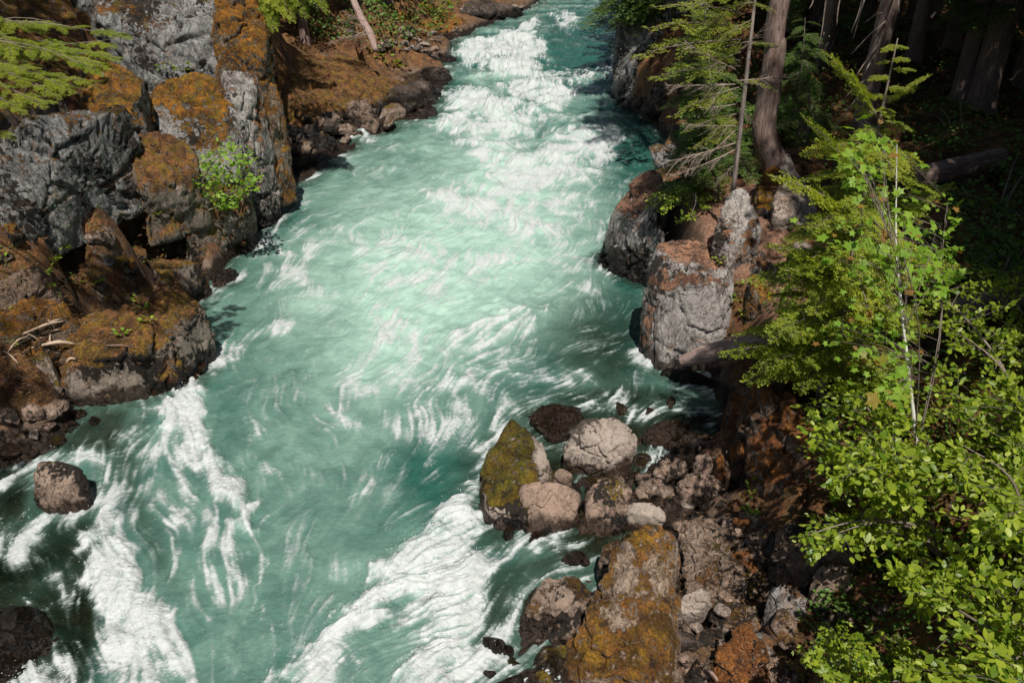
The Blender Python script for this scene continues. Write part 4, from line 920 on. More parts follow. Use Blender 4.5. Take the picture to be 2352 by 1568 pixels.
ff = t.mth('ADD', r_, t.mth('MULTIPLY', t.mth('SUBTRACT', fine, .5), t.mth('MULTIPLY', t.mth('ADD', r_, .10), 1.0)))
fm = t.mth('MULTIPLY', t.ramp(ff, -.02, 1.04), t.ramp(t.noise(3.2, 7, .72, .4, w=21), .30, .62, .75, 1.0))
spk = t.ramp(t.noise(34, 2, .6, w=9), .66, .72)
spk2 = t.ramp(t.noise(6, 4, .6, w=5), .45, .62)
fm = t.mth('MAXIMUM', fm, t.mth('MULTIPLY', t.mth('MULTIPLY', spk, spk2), .75))  # white flecks in the colour: bits of foam and painted sun sparkle
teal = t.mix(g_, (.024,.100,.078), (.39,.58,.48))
teal = t.mix(1.0, teal, t.mix(t.ramp(t.noise(1.8, 5, .6, .8), .35, .65), (.80,.84,.84), (1.16,1.13,1.13)), 'MULTIPLY')
teal = t.mix(b_, teal, (.045,.075,.045))
col = t.mix(fm, teal, (.57,.59,.59))
t.l(col, t.b.inputs['Base Color'])
t.l(t.mth('ADD', .12, t.mth('MULTIPLY', fm, .5)), t.b.inputs['Roughness'])
t.b.inputs['IOR'].default_value = 1.33
h = t.mth('ADD', t.mth('MULTIPLY', fine, .8), t.mth('MULTIPLY', fine2, .25))
h = t.mth('ADD', h, t.mth('MULTIPLY', t.noise(5, 4, .6, .6), 1.2))
h = t.mth('MULTIPLY', h, t.mth('SUBTRACT', 1.0, t.mth('MULTIPLY', fm, .78)))
bn = t.bump(h, .5, .045); t.l(bn, t.b.inputs['Normal'])
tr = t.n('ShaderNodeBsdfTransparent'); tr.inputs[0].default_value = (.62, .66, .50, 1)
ms = t.n('ShaderNodeMixShader')
t.l(t.mth('MULTIPLY', t.mth('SUBTRACT', 1.0, fm, True), b_), ms.inputs[0])
t.l(t.b.outputs[0], ms.inputs[1]); t.l(tr.outputs[0], ms.inputs[2]); t.l(ms.outputs[0], t.out.inputs[0])
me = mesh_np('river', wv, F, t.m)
ca = me.color_attributes.new('wat', 'FLOAT_COLOR', 'POINT')
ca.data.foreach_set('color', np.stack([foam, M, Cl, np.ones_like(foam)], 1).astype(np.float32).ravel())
link('river', me, kind='structure')
print('water quads', len(F))
# downstream and side water beyond the fine sheet is the same sheet; thrown spray above the crests
rng = np.random.RandomState(5)
pick = rng.choice(len(x), 7000, p=(foam * sstep(.55, .95, C) * (sdr < -.1)) / (foam * sstep(.55, .95, C) * (sdr < -.1)).sum())
oc = np.array([(1,0,0),(-1,0,0),(0,1,0),(0,-1,0),(0,0,1),(0,0,-1)], float)
of = np.array([(0,2,4),(2,1,4),(1,3,4),(3,0,4),(2,0,5),(1,2,5),(3,1,5),(0,3,5)])
sv = (oc[None] * rng.uniform(.003, .0075, (len(pick), 1, 1)) * (1 + y[pick, None, None] * .02) + (wv[pick] + np.stack([rng.normal(0, .05, len(pick)), rng.normal(0, .05, len(pick)), rng.uniform(.01, 1, len(pick)) ** 3 * .28], 1))[:, None])
sf = (of[None] + np.arange(len(pick))[:, None, None] * 6).reshape(-1, 3)
t = NT('spray_drops'); t.b.inputs['Base Color'].default_value = (.88,.9,.92,1); t.b.inputs['Roughness'].default_value = .3
link('spray', mesh_np('spray', sv.reshape(-1, 3), sf, t.m), kind='stuff')

#@@VEG
# ------------------------------------------------------------------ plant materials
def leaf_mat(name, ca, cb, trans=.38, rough=.38, cc=None):
    t = NT(name)
    oi = t.n('ShaderNodeObjectInfo').outputs['Random']
    at = t.n('ShaderNodeAttribute', attribute_name='tone').outputs['Fac']
    f = t.mth('FRACT', t.mth('ADD', oi, at))
    col = t.mix(f, ca, cb)
    if cc: col = t.mix(t.ramp(t.mth('FRACT', t.mth('MULTIPLY', f, 7.3)), .86, .95), col, cc)
    col = t.mix(1.0, col, t.mix(t.noise(1.3, 3), (.75,.75,.7), (1.25,1.2,1.1)), 'MULTIPLY')
    t.l(col, t.b.inputs['Base Color'])
    t.b.inputs['Roughness'].default_value = rough
    t.b.inputs['Specular IOR Level'].default_value = .45
    tl = t.n('ShaderNodeBsdfTranslucent')
    t.l(t.mix(1.0, col, (1.25, 1.35, .6), 'MULTIPLY'), tl.inputs[0])
    ms = t.n('ShaderNodeMixShader'); ms.inputs[0].default_value = trans
    t.l(t.b.outputs[0], ms.inputs[1]); t.l(tl.outputs[0], ms.inputs[2]); t.l(ms.outputs[0], t.out.inputs[0])
    return t.m
def bark_mat(name, ca, cb, cc=None, sx=9, rough=.9, moss=0):
    t = NT(name)
    v = t.n('ShaderNodeAttribute', attribute_name='bark').outputs['Vector']
    a = t.noise(sx, 6, .7, .6, vec=v)
    b = t.noise(sx * 4, 4, .7, vec=v, w=4)
    col = t.mix(t.ramp(a, .35, .65), ca, cb)
    col = t.mix(t.ramp(b, .5, .64), col, cc or ca)
    t.l(col, t.b.inputs['Base Color'])
    t.b.inputs['Roughness'].default_value = rough
    t.b.inputs['Specular IOR Level'].default_value = .2
    t.l(t.bump(t.mth('ADD', a, t.mth('MULTIPLY', b, .5)), 1.0, .035), t.b.inputs['Normal'])
    return t.m
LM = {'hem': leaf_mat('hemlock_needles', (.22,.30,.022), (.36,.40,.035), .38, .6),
      'hemd': leaf_mat('shaded_conifer_needles', (.06,.12,.02), (.10,.17,.03), .25, .6),  # darker needle green, forest shade put into the colour
      'maple': leaf_mat('maple_leaf', (.18,.34,.030), (.30,.46,.06), .45, .5, cc=(.30,.16,.04)),
      'alder': leaf_mat('alder_leaf', (.11,.20,.016), (.36,.44,.04), .42, .42, cc=(.42,.50,.08)),
      'under': leaf_mat('undergrowth_leaf', (.055,.13,.02), (.15,.26,.045), .3, .6),
      'brown': leaf_mat('dead_brown_needles', (.20,.09,.05), (.30,.16,.09), .2, .8)}
BM = {'cedar': bark_mat('cedar_bark', (.16,.105,.085), (.34,.25,.215), (.10,.065,.055)),
      'grey': bark_mat('grey_bark', (.20,.165,.145), (.38,.32,.28), (.12,.095,.085), sx=7),
      'dead': bark_mat('bleached_dead_wood', (.26,.20,.165), (.44,.36,.30), (.17,.12,.10)),
      'drift': bark_mat('driftwood', (.50,.36,.25), (.72,.58,.45), (.36,.24,.17)),
      'twig': bark_mat('grey_twig', (.15,.12,.095), (.32,.26,.22)),
      'white': bark_mat('white_sapling_bark', (.50,.47,.42), (.68,.65,.60), (.25,.23,.2), sx=5),
      'log': bark_mat('reddish_log_bark', (.27,.18,.155), (.46,.34,.30), (.13,.085,.075), sx=7)}

def tube(pts, rad, segs=8, sub=4, rough=0.0, seed=0, cap=True):
    """tapered tube through points; returns verts, quads, bark coordinate"""
    pts = np.asarray(pts, float); n = len(pts)
    rad = np.interp(np.linspace(0, n - 1, n), np.linspace(0, n - 1, len(np.atleast_1d(rad))), np.atleast_1d(rad)) if np.ndim(rad) else np.full(n, rad)
    T = np.linspace(0, n - 1, (n - 1) * sub + 1)
    i = np.clip(T.astype(int), 0, n - 2); f = (T - i)[:, None]
    pm = np.vstack([2 * pts[0] - pts[1], pts, 2 * pts[-1] - pts[-2]])
    a, b, c, d = pm[i], pm[i + 1], pm[i + 2], pm[i + 3]
    q = .5 * (2 * b + (c - a) * f + (2 * a - 5 * b + 4 * c - d) * f ** 2 + (3 * b - a - 3 * c + d) * f ** 3)
    r = np.interp(T, np.arange(n), rad)
    tg = np.gradient(q, axis=0); tg /= np.linalg.norm(tg, axis=1)[:, None] + 1e-9
    ref = np.array((0.31, .95, .05)) if abs(tg[0] @ np.array((.31, .95, .05))) < .9 else np.array((0, 0, 1.))
    n1 = np.cross(tg, ref); n1 /= np.linalg.norm(n1, axis=1)[:, None] + 1e-9
    n2 = np.cross(tg, n1)
    al = np.r_[0, np.cumsum(np.linalg.norm(np.diff(q, axis=0), axis=1))]
    th = np.linspace(0, 2 * np.pi, segs, endpoint=False)
    cx_, sx_ = np.cos(th), np.sin(th)
    bk = np.stack([np.outer(r, cx_), np.outer(r, sx_), np.repeat(al[:, None] * .13, segs, 1)], 2)
    R = np.repeat(r[:, None], segs, 1)
    if rough:
        w = bk.reshape(-1, 3) / max(r.max(), .01) * np.array((2.2, 2.2, 2.5)) + seed
        R = R * (1 + rough * (ridged(w, 4, seed=seed) - .5) + rough * .8 * fbm(w * .35, 3, seed=seed + 1)).reshape(R.shape)
    v = q[:, None] + n1[:, None] * (R * cx_)[..., None] + n2[:, None] * (R * sx_)[..., None]
    m = len(T)
    ii = np.arange(m * segs).reshape(m, segs); jj = np.roll(ii, -1, 1)
    F_ = np.stack([ii[:-1].ravel(), jj[:-1].ravel(), jj[1:].ravel(), ii[1:].ravel()], 1)
    v = v.reshape(-1, 3); bk = bk.reshape(-1, 3)
    if cap:
        for e, rev in ((0, 1), (m - 1, 0)):
            ci = len(v); v = np.vstack([v, q[e]]); bk = np.vstack([bk, bk[ii[e]].mean(0)])
            cf = np.stack([ii[e], jj[e], np.full(segs, ci), np.full(segs, ci)], 1)
            F_ = np.vstack([F_, (cf[:, [1, 0, 2, 3]] if rev else cf)])
    return v, F_, bk
def merge(parts):
    V, F_, B = [], [], []; o = 0
    for v, f, b in parts:
        V.append(v); F_.append(f + o); B.append(b); o += len(v)
    return np.vstack(V), np.vstack(F_), np.vstack(B)
def clean_mesh(name, v, f, mat, bark=None, tone=None, smooth=True):
    """quads whose last two indices repeat become triangles"""
    f = np.asarray(f)
    me = bpy.data.meshes.new(name)
    tri = f[:, 2] == f[:, 3]
    ln = np.where(tri, 3, 4)
    keep = np.ones(f.shape, bool); keep[tri, 3] = False
    me.vertices.add(len(v)); me.vertices.foreach_set('co', np.ascontiguousarray(v, np.float32).ravel())
    lp = f[keep]
    me.loops.add(len(lp)); me.loops.foreach_set('vertex_index', lp.astype(np.int32))
    me.polygons.add(len(f)); me.polygons.foreach_set('loop_start', np.r_[0, np.cumsum(ln)[:-1]].astype(np.int32))
    me.polygons.foreach_set('use_smooth', np.full(len(f), smooth))
    me.update(calc_edges=True)
    if mat: me.materials.append(mat)
    if bark is not None:
        c = me.color_attributes.new('bark', 'FLOAT_COLOR', 'POINT')
        c.data.foreach_set('color', np.c_[bark, np.ones(len(v))].astype(np.float32).ravel())
    if tone is not None:
        c = me.attributes.new('tone', 'FLOAT', 'POINT')
        c.data.foreach_set('value', tone.astype(np.float32))
    return me
def wood(name, paths, mat, parent=None, segs=6, sub=3, rough=0.0, org=None, **props):
    """paths: list of (points, radii) joined into ONE mesh"""
    v, f, b = merge([tube(p_, r_, segs, sub, rough, k) for k, (p_, r_) in enumerate(paths)])
    o_ = np.array(org if org is not None else (0, 0, 0) if parent is not None else v.mean(0))
    return link(name, clean_mesh(name, v - o_, f, BM[mat], bark=b), parent, None if parent is not None else o_, **props)

# leaf shapes, lying in xy, pointing +x, unit length
def ovate(fold=.12):
    s = np.array([0, .22, .5, .78, 1.0]); w = np.array([.03, .25, .30, .19, 0])
    v = [(a, 0, -.05 * a * a) for a in s] + [(a, b, fold * b * 1.4 - .07 * a * a) for a, b in zip(s[1:4], w[1:4])] + [(a, -b, fold * b * 1.4 - .07 * a * a) for a, b in zip(s[1:4], w[1:4])]
    f = [(0,1,5,5),(1,2,6,5),(2,3,7,6),(3,4,7,7),(0,8,1,1),(1,8,9,2),(2,9,10,3),(3,10,4,4)]
    return np.array(v, float), np.array(f)
def maple():
    out = []
    lob = [(0, 1.0), (50, .88), (-50, .88), (108, .56), (-108, .56)]
    ang = [-180,-128,-108,-90,-66,-50,-36,-18,-9,0,9,18,36,50,66,90,108,128]
    rr =  [.10,  .36, .56, .36,.56, .88, .58,.62,.70,1.,.70,.62,.58,.88,.56,.36,.56,.36]
    v = [(.0, 0, 0)]
    for a, r in zip(ang, rr):
        a = math.radians(a); v.append((.25 + .75 * r * math.cos(a), .75 * r * math.sin(a), -.10 * r * r + .04 * math.cos(5 * a)))
    v[0] = (.25, 0, .03)
    n = len(ang)
    f = [(0, 1 + i, 1 + (i + 1) % n, 1 + (i + 1) % n) for i in range(n)]
    return np.array(v), np.array(f)
def trefoil():
    V, F_ = [], []; v, f = ovate()
    for k, a in enumerate((-70, 0, 70)):
        a = math.radians(a); R = np.array(((math.cos(a), -math.sin(a), 0), (math.sin(a), math.cos(a), 0), (0, 0, 1)))
        F_.append(f + k * len(v)); V.append(v * .6 @ R.T)
    return np.vstack(V), np.vstack(F_)
def rot_to(d, up):
    """matrices (n,3,3) whose columns are x=d, z~up"""
    d = d / (np.linalg.norm(d, axis=1)[:, None] + 1e-9)
    y_ = np.cross(up, d); y_ /= np.linalg.norm(y_, axis=1)[:, None] + 1e-9
    z_ = np.cross(d, y_)
    return np.stack([d, y_, z_], 2)
def leaves_mesh(name, shape, pos, M3, size, mat, tone):
    v, f = shape
    V = np.einsum('nij,vj->nvi', M3 * size[:, None, None], v) + pos[:, None]
    F_ = (f[None] + (np.arange(len(pos)) * len(v))[:, None, None]).reshape(-1, 4)
    return clean_mesh(name, V.reshape(-1, 3), F_, mat, tone=np.repeat(tone, len(v)))
def place_leaves(root, shape, pos, M3, size, mat, parts=250, pname='leaf'):
    """the leaves that show largest become parts sharing one mesh, the rest one stuff mesh; root location is subtracted"""
    rloc = np.array(root.location)
    px, py = topx(pos)
    inside = (px > 0) & (px < 2352) & (py > 0) & (py < 1568)
    dist = np.linalg.norm(pos - np.array((0, 0, CAMZ)), axis=1)
    key = np.where(inside, size / dist, 0) * np.random.RandomState(3).uniform(.6, 1, len(pos))
    o = np.argsort(-key); sel, rest = o[:parts], o[parts:]
    meshes = [clean_mesh(pname, shape[0] * np.array((1, s, b)), shape[1], mat) for s, b in ((1, 1), (.86, 1.8), (1.12, .4))]
    for k, i in enumerate(sel):
        ob = bpy.data.objects.new(pname, meshes[k % 3]); COL.objects.link(ob); ob.parent = root
        m = np.eye(4); m[:3, :3] = M3[i] * size[i]; m[:3, 3] = pos[i] - rloc
        ob.matrix_local = Matrix(m.tolist())
    if len(rest):
        tone = np.random.RandomState(4).rand(len(rest))
        link('foliage', leaves_mesh('foliage', shape, pos[rest] - rloc, M3[rest], size[rest], mat, tone), root, kind='stuff')

# ---- conifer sprays: a flat feathery branch of unit length along +x
def spray(seed, step=.036, needle=.027, nstep=.015, droop=.16, dead=False, fullness=1.0, wid=.46):
    rng = np.random.RandomState(seed)
    NV, NF, WD = [], [], []
    def add_strip(a, b, w):
        pass
    def ax(t): return np.array((t - .04 * t * t, .03 * math.sin(3 * t + seed), .05 * t - droop * t * t))
    needles = []
    WD.append(tube([ax(s) for s in np.linspace(0, 1, 7)], np.linspace(.011, .002, 7), 4, 1))
    tcur = .10
    side = 1
    while tcur < .99:
        side = -side
        t0 = tcur; tcur += step * rng.uniform(.55, 1.1)
        if rng.rand() > fullness: continue
        l = wid * (1 - t0) ** .75 * min(1, .45 + t0 * 2.2) * rng.uniform(.65, 1.1) + .05
        a = math.radians(rng.uniform(48, 66))
        b0 = ax(t0)
        if dead: a = math.radians(rng.uniform(22, 60)); l *= rng.uniform(.4, 1.3)
        d = np.array((math.cos(a), side * math.sin(a), rng.normal(0, .32 if dead else .10) - .06))
        d /= np.linalg.norm(d)
        tip = b0 + d * l + np.array((0, 0, -.12 * l))
        WD.append(tube([b0, (b0 + tip) / 2 + np.array((0, 0, .03 * l)), tip], [.0045, .003, .001], 3, 1, cap=False))
        # side shoots
        s = .10; sd2 = 1
        while s < .98:
            sd2 = -sd2
            q0 = b0 + (tip - b0) * s + np.array((0, 0, .03 * l * 4 * s * (1 - s)))
            ll = l * .40 * (1 - s) * rng.uniform(.6, 1.15) + .018
            aa = math.radians(50) * sd2
            e = np.array((d[0] * math.cos(aa) - d[1] * math.sin(aa), d[0] * math.sin(aa) + d[1] * math.cos(aa), d[2] + rng.normal(0, .18)))
            if dead:
                WD.append(tube([q0, q0 + e * ll * 1.3 + rng.normal(0, .012, 3)], [.002, .0007], 3, 1, cap=False))
                s += .13 * rng.uniform(.6, 1.4)
                continue
            k = 0.0
            while k < ll:
                for s3 in (1, -1):
                    g = math.radians(55) * s3
                    nd = np.array((e[0] * math.cos(g) - e[1] * math.sin(g), e[0] * math.sin(g) + e[1] * math.cos(g), e[2] + rng.normal(0, .25)))
                    needles.append((q0 + e * k, nd, needle * rng.uniform(.7, 1.25)))
                k += nstep * rng.uniform(.8, 1.5)
            s += max(.022 / l, .05) * rng.uniform(.7, 1.3)
    wv_, wf_, wb_ = merge(WD)
    if dead: return clean_mesh('branch', wv_, wf_, BM['dead'], bark=wb_)
    pos = np.array([a for a, _, _ in needles]); dr = np.array([b for _, b, _ in needles]); sz = np.array([c for _, _, c in needles])
    up = np.tile(np.array((0, 0, 1.)), (len(pos), 1)) + rng.normal(0, .35, (len(pos), 3))
    M3 = rot_to(dr, up)
    dv = np.array([(0, 0, 0), (.5, .27, 0), (1, 0, 0), (.5, -.27, 0)])
    V = np.einsum('nij,vj->nvi', M3 * sz[:, None, None], dv) + pos[:, None]
    F_ = (np.array([[0, 1, 2, 3]])[None] + (np.arange(len(pos)) * 4)[:, None, None]).reshape(-1, 4)
    V = np.vstack([wv_, V.reshape(-1, 3)]); 
    me = clean_mesh('branch', V, np.vstack([wf_, F_ + len(wv_)]), None, bark=np.vstack([wb_, np.zeros((len(V) - len(wv_), 3))]),
                    tone=np.r_[np.zeros(len(wv_)), np.repeat(rng.rand(len(pos)) * .35, 4)])
    return me, len(wf_)
def spray_with(seed, lm, bmk='twig', **kw):
    me, nw = spray(seed, **kw)
    me.materials.append(BM[bmk]); me.materials.append(LM[lm])
    mi = np.ones(len(me.polygons), np.int32); mi[:nw] = 0
    me.polygons.foreach_set('material_index', mi)
    return me
SPR = [spray_with(s, 'hem', fullness=.85) for s in (1, 2, 3, 4)]
SPD = [spray_with(s, 'hemd', step=.045, needle=.034, nstep=.024, droop=.30) for s in (5, 6, 7)]
SPS = [spray_with(s, 'hem', step=.05, fullness=.62, wid=.40, needle=.019) for s in (8, 9)]
SPX = [spray(s, dead=True, step=.045, droop=-.06, wid=.42, fullness=.7) for s in (10, 11, 12)]
SPB = [spray_with(s, 'brown', step=.05, fullness=.8, wid=.5) for s in (13,)]
def put_branch(root, me, base, tip, roll=0.0, name='branch', width=1.0):
    base, tip = np.asarray(base, float), np.asarray(tip, float)
    d = tip - base; L_ = np.linalg.norm(d)
    M3 = rot_to(d[None], np.array([[0, 0, 1.]]))[0]
    c_, s_ = math.cos(roll), math.sin(roll)
    M3 = M3 @ np.array(((1, 0, 0), (0, c_, -s_), (0, s_, c_))) @ np.diag((L_, L_ * width, L_))
    ob = bpy.data.objects.new(name, me); COL.objects.link(ob); ob.parent = root
    m = np.eye(4); m[:3, :3] = M3; m[:3, 3] = base - np.array(root.location)
    ob.matrix_local = Matrix(m.tolist())
    return ob

# ---- big crown for standing conifers (layers of drooping boughs), shared by the trees whose crowns stand above the frame
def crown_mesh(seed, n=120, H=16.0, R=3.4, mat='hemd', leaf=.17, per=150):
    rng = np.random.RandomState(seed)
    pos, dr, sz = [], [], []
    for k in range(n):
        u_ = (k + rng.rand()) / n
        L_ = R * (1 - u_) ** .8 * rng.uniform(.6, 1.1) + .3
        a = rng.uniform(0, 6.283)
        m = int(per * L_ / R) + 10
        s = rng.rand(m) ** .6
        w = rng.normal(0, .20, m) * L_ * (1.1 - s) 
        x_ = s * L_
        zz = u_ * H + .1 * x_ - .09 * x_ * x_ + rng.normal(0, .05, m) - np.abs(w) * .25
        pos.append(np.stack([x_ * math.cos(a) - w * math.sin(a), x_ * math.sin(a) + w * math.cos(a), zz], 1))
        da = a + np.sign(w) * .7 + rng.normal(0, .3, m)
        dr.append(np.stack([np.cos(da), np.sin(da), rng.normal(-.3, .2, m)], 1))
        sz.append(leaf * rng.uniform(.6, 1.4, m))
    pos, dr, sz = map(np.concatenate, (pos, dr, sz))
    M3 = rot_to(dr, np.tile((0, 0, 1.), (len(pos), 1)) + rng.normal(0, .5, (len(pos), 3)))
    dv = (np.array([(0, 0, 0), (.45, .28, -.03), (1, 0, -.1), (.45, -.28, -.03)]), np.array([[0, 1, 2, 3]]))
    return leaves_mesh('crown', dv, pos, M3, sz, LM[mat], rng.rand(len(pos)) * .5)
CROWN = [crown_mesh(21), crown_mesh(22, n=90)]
TRK = {}
def conifer(x_, y_, H, label, r=.3, crown_z=6.0, cr=1.0, lean=(0, 0), group=None, seed=0, low=0, cat='tree', bark='cedar', path=None, name='conifer_tree'):
    rng = random.Random(seed)
    gz = float(ground_z(np.array([x_]), np.array([y_]))[0]) - .15
    root = empty(name, (x_, y_, gz), label, cat, group)
    key = (bark, seed % 3)
    if path is None:
        if key not in TRK:
            v, f, b = tube([(0, 0, 0), (.02, 0, .3), (.03 * rng.uniform(-1, 1), .02, 1.2), (.15 * rng.uniform(-1, 1), .1, 6), (.1, .2, 14), (0, 0, 24)], [1.5, 1.15, 1.0, .85, .6, .12], 20, 8, .10, seed)
            v = v * np.array((1, 1, 1.0)); TRK[key] = clean_mesh('trunk', v, f, BM[bark], bark=b)
        # radius 1 mesh scaled: x,y by r, z by H/24
        ob = link('trunk', TRK[key], root)
        ob.scale = (r, r, H / 24)
    else:
        v, f, b = tube(path[0], path[1], 36, 12, .16, seed)
        link('trunk', clean_mesh('trunk', v - np.array((x_, y_, gz)), f, BM[bark], bark=b), root)
    c = link('crown', CROWN[seed % 2], root, (0, 0, crown_z))
    c.scale = (cr, cr, max(.3, (H - crown_z + 1) / 16)); c.rotation_euler = (0, 0, rng.uniform(0, 6.28))
    for k in range(low):
        a = rng.uniform(0, 6.283); zz = gz + rng.uniform(2.5, crown_z + 1); L_ = rng.uniform(1.4, 2.8)
        put_branch(root, rng.choice(SPD), (x_, y_, zz), (x_ + L_ * math.cos(a), y_ + L_ * math.sin(a), zz - rng.uniform(0, .5)), rng.uniform(-.3, .3))
    return root

# ---- the trees
t2 = [P(1795,430,y=21.6), P(1782,385,y=21.6), P(1762,335,y=21.6), P(1756,285,y=21.6), P(1768,200,y=21.7), P(1781,110,y=21.8), P(1792,0,y=21.8)]
top = t2[-1] + np.array((.5, .2, 8)); t2 += [top, top + np.array((.2, 0, 9)), top + np.array((0, 0, 17))]
g2 = conifer(t2[0][0], t2[0][1], 33, 'thick leaning cedar trunk with a bent base rooted beside the pale striped rock', crown_z=22, cr=.85, seed=2, path=(t2, [.38, .36, .33, .30, .27, .255, .245, .24, .16, .05]), name='cedar_tree')
for k, (pp, r0) in enumerate([([(1800,385,21.2),(1812,420,20.6),(1795,450,19.6),(1778,500,18.6)], .16), ([(1788,400,21.3),(1762,440,20.4),(1755,470,19.6)], .13), ([(1805,360,21.5),(1822,400,20.9),(1850,430,20.2)], .12), ([(1800,400,21.2),(1808,440,19.9),(1790,480,19.1)], .11)]):
    v, f, b = tube([P(a, c, y=d) for a, c, d in pp], [r0, r0 * .8, r0 * .6, r0 * .35][:len(pp)], 12, 6, .15, k)
    link('root', clean_mesh('root', v - np.array(g2.location), f, BM['grey'], bark=b), g2)
t3 = [P(1962,400,y=22.6), P(1985,270,y=22.6), P(2008,160,y=22.6), P(2028,80,y=22.6), P(2045,0,y=22.6)]
t3 += [t3[-1] + np.array((.2, 0, 6)), t3[-1] + np.array((.2, 0, 15))]
g3 = conifer(t3[0][0], t3[0][1], 24, 'grey trunk with bare broken snags standing behind the tip of the hemlock sapling', crown_z=13, cr=.7, seed=3, path=(t3, [.32, .27, .25, .24, .235, .18, .05]), name='cedar_tree')
for k, (a, b) in enumerate([((2040,45),(1955,125)), ((2020,100),(1960,185)), ((2015,120),(1985,170)), ((2000,175),(1930,235)), ((1995,190),(1965,230)), ((1978,215),(1915,300)), ((2030,30),(1990,50)), ((1985,0),(1960,90)), ((2060,-20),(2065,30))]):
    p_, q_ = P(a[0], a[1], y=22.3), P(b[0], b[1], y=21.6)
    v, f, bb = tube([p_, (p_ + q_) / 2 + np.array((0, 0, .06)), q_], [.026, .019, .008], 6, 3)
    link('snag', clean_mesh('snag', v - np.array(g3.location), f, BM['dead'], bark=bb), g3)
rf = random.Random(11)
def fx(px, y): return P(px, 200, y=y)[0]
for px, y, r, lab in [(2262,27,.42,'dark trunk deep in the shade on the right with drooping boughs'), (2345,30,.38,'shaded trunk at the upper right corner of the forest'), (2160,33,.3,'dim trunk between the snagged trunk and the dark one'),
                      (1880,34,.3,'slim shaded trunk behind the bent cedar'), (2100,42,.4,'far dim trunk in the darkest part of the forest'), (1960,46,.35,'far trunk in the gloom left of the snagged trunk'), (2300,44,.4,'far trunk behind the shaded corner trees')]:
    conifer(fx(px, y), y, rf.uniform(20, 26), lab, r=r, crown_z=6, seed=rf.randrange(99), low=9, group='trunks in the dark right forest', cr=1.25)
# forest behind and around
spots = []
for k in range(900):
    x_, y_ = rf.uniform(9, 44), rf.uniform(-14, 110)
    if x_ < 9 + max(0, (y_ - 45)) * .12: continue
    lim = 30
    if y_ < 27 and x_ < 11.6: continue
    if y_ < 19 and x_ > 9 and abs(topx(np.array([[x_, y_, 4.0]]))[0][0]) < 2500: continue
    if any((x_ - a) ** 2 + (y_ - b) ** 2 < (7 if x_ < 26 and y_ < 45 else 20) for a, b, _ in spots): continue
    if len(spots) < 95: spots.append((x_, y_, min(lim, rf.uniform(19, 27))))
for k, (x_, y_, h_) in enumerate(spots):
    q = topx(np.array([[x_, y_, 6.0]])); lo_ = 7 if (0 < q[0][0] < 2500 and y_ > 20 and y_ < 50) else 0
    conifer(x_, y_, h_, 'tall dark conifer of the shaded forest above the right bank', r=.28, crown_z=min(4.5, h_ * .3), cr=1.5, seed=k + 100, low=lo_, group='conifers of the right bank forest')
lsp = [(-11.5,47,24),(-9.2,52,22),(-14,44,25),(-17,50,26),(-12.5,56,25),(-8.5,60,20),(-16,60,26),(-20,42,24),(-22,52,24),(-10,68,22),(-14,72,24),(-7,78,22),(-12,84,24),(-4,95,24),(1,100,24),(6,104,24),(-20,66,24),(-19,33,22),(-24,30,24),(-18,26,18),(-22,22,20),(-26,14,22),(-17,38,22),(-9,90,23),(11,108,25),(-5,106,24),(3,112,26),(9,118,26),(-15,96,26)]
for k, (x_, y_, h_) in enumerate(lsp):
    conifer(x_, y_, h_, 'dark conifer standing above the left bank', r=.27, crown_z=3.5 if y_ > 40 else 5, cr=1.15, seed=k + 200, low=5 if 38 < y_ < 62 else 0, group='conifers of the left bank forest')
# tall unseen trees added at the right bank to throw shade across the river
for k, (x_, y_, h_, cz) in enumerate([(10.2,60,26,9),(10.8,66,28,10)]):
    conifer(x_, y_, h_, 'tall conifer at the edge of the far right bank with its crown above the picture', r=.3, crown_z=cz, cr=.8, seed=k + 300, group='tall conifers at the right bank')

def sapling(label, base, apex, n, lens, meshes, name='hemlock_sapling', seed=0, bias=None, r=.045, z0=.06, dead=0, lean=.0, aim=None, cat='tree', extra=(), group=None, droop=(.05, .35)):
    rng = random.Random(seed)
    base, apex = np.array(base), np.array(apex)
    root = empty(name, base, label, cat, group)
    mid = (base + apex) / 2 + np.array((lean, 0, 0))
    v, f, b = tube([base - np.array((0, 0, .2)), (base + mid) / 2, mid, (mid + apex) / 2, apex], [r, r * .85, r * .65, r * .4, .006], 8, 5, .05, seed)
    link('trunk', clean_mesh('trunk', v - base, f, BM['grey'], bark=b), root)
    def at(u_): return base * (1 - u_) + apex * u_ + np.array((lean, 0, 0)) * 4 * u_ * (1 - u_) * .5
    for k in range(n):
        u_ = z0 + (1 - z0) * ((k + rng.random()) / n)
        a = k * 2.4 + rng.uniform(-.4, .4)
        if bias and rng.random() < bias[1]: a = bias[0] + rng.gauss(0, .7)
        L_ = lens(u_) * rng.uniform(.75, 1.15)
        p_ = at(u_)
        put_branch(root, rng.choice(meshes), p_, p_ + np.array((math.cos(a) * L_, math.sin(a) * L_, rng.uniform(-droop[1], -droop[0]) * L_ + .12 * L_ * (u_ > .8))), rng.uniform(-.25, .25))
    for (b0, tp, me) in extra: put_branch(root, me, at(b0) if np.isscalar(b0) else b0, tp, rng.uniform(-.2, .2), width=.72)
    return root
hb, ha = P(1885, 900, 2.4), P(2062, 88, y=11.6)
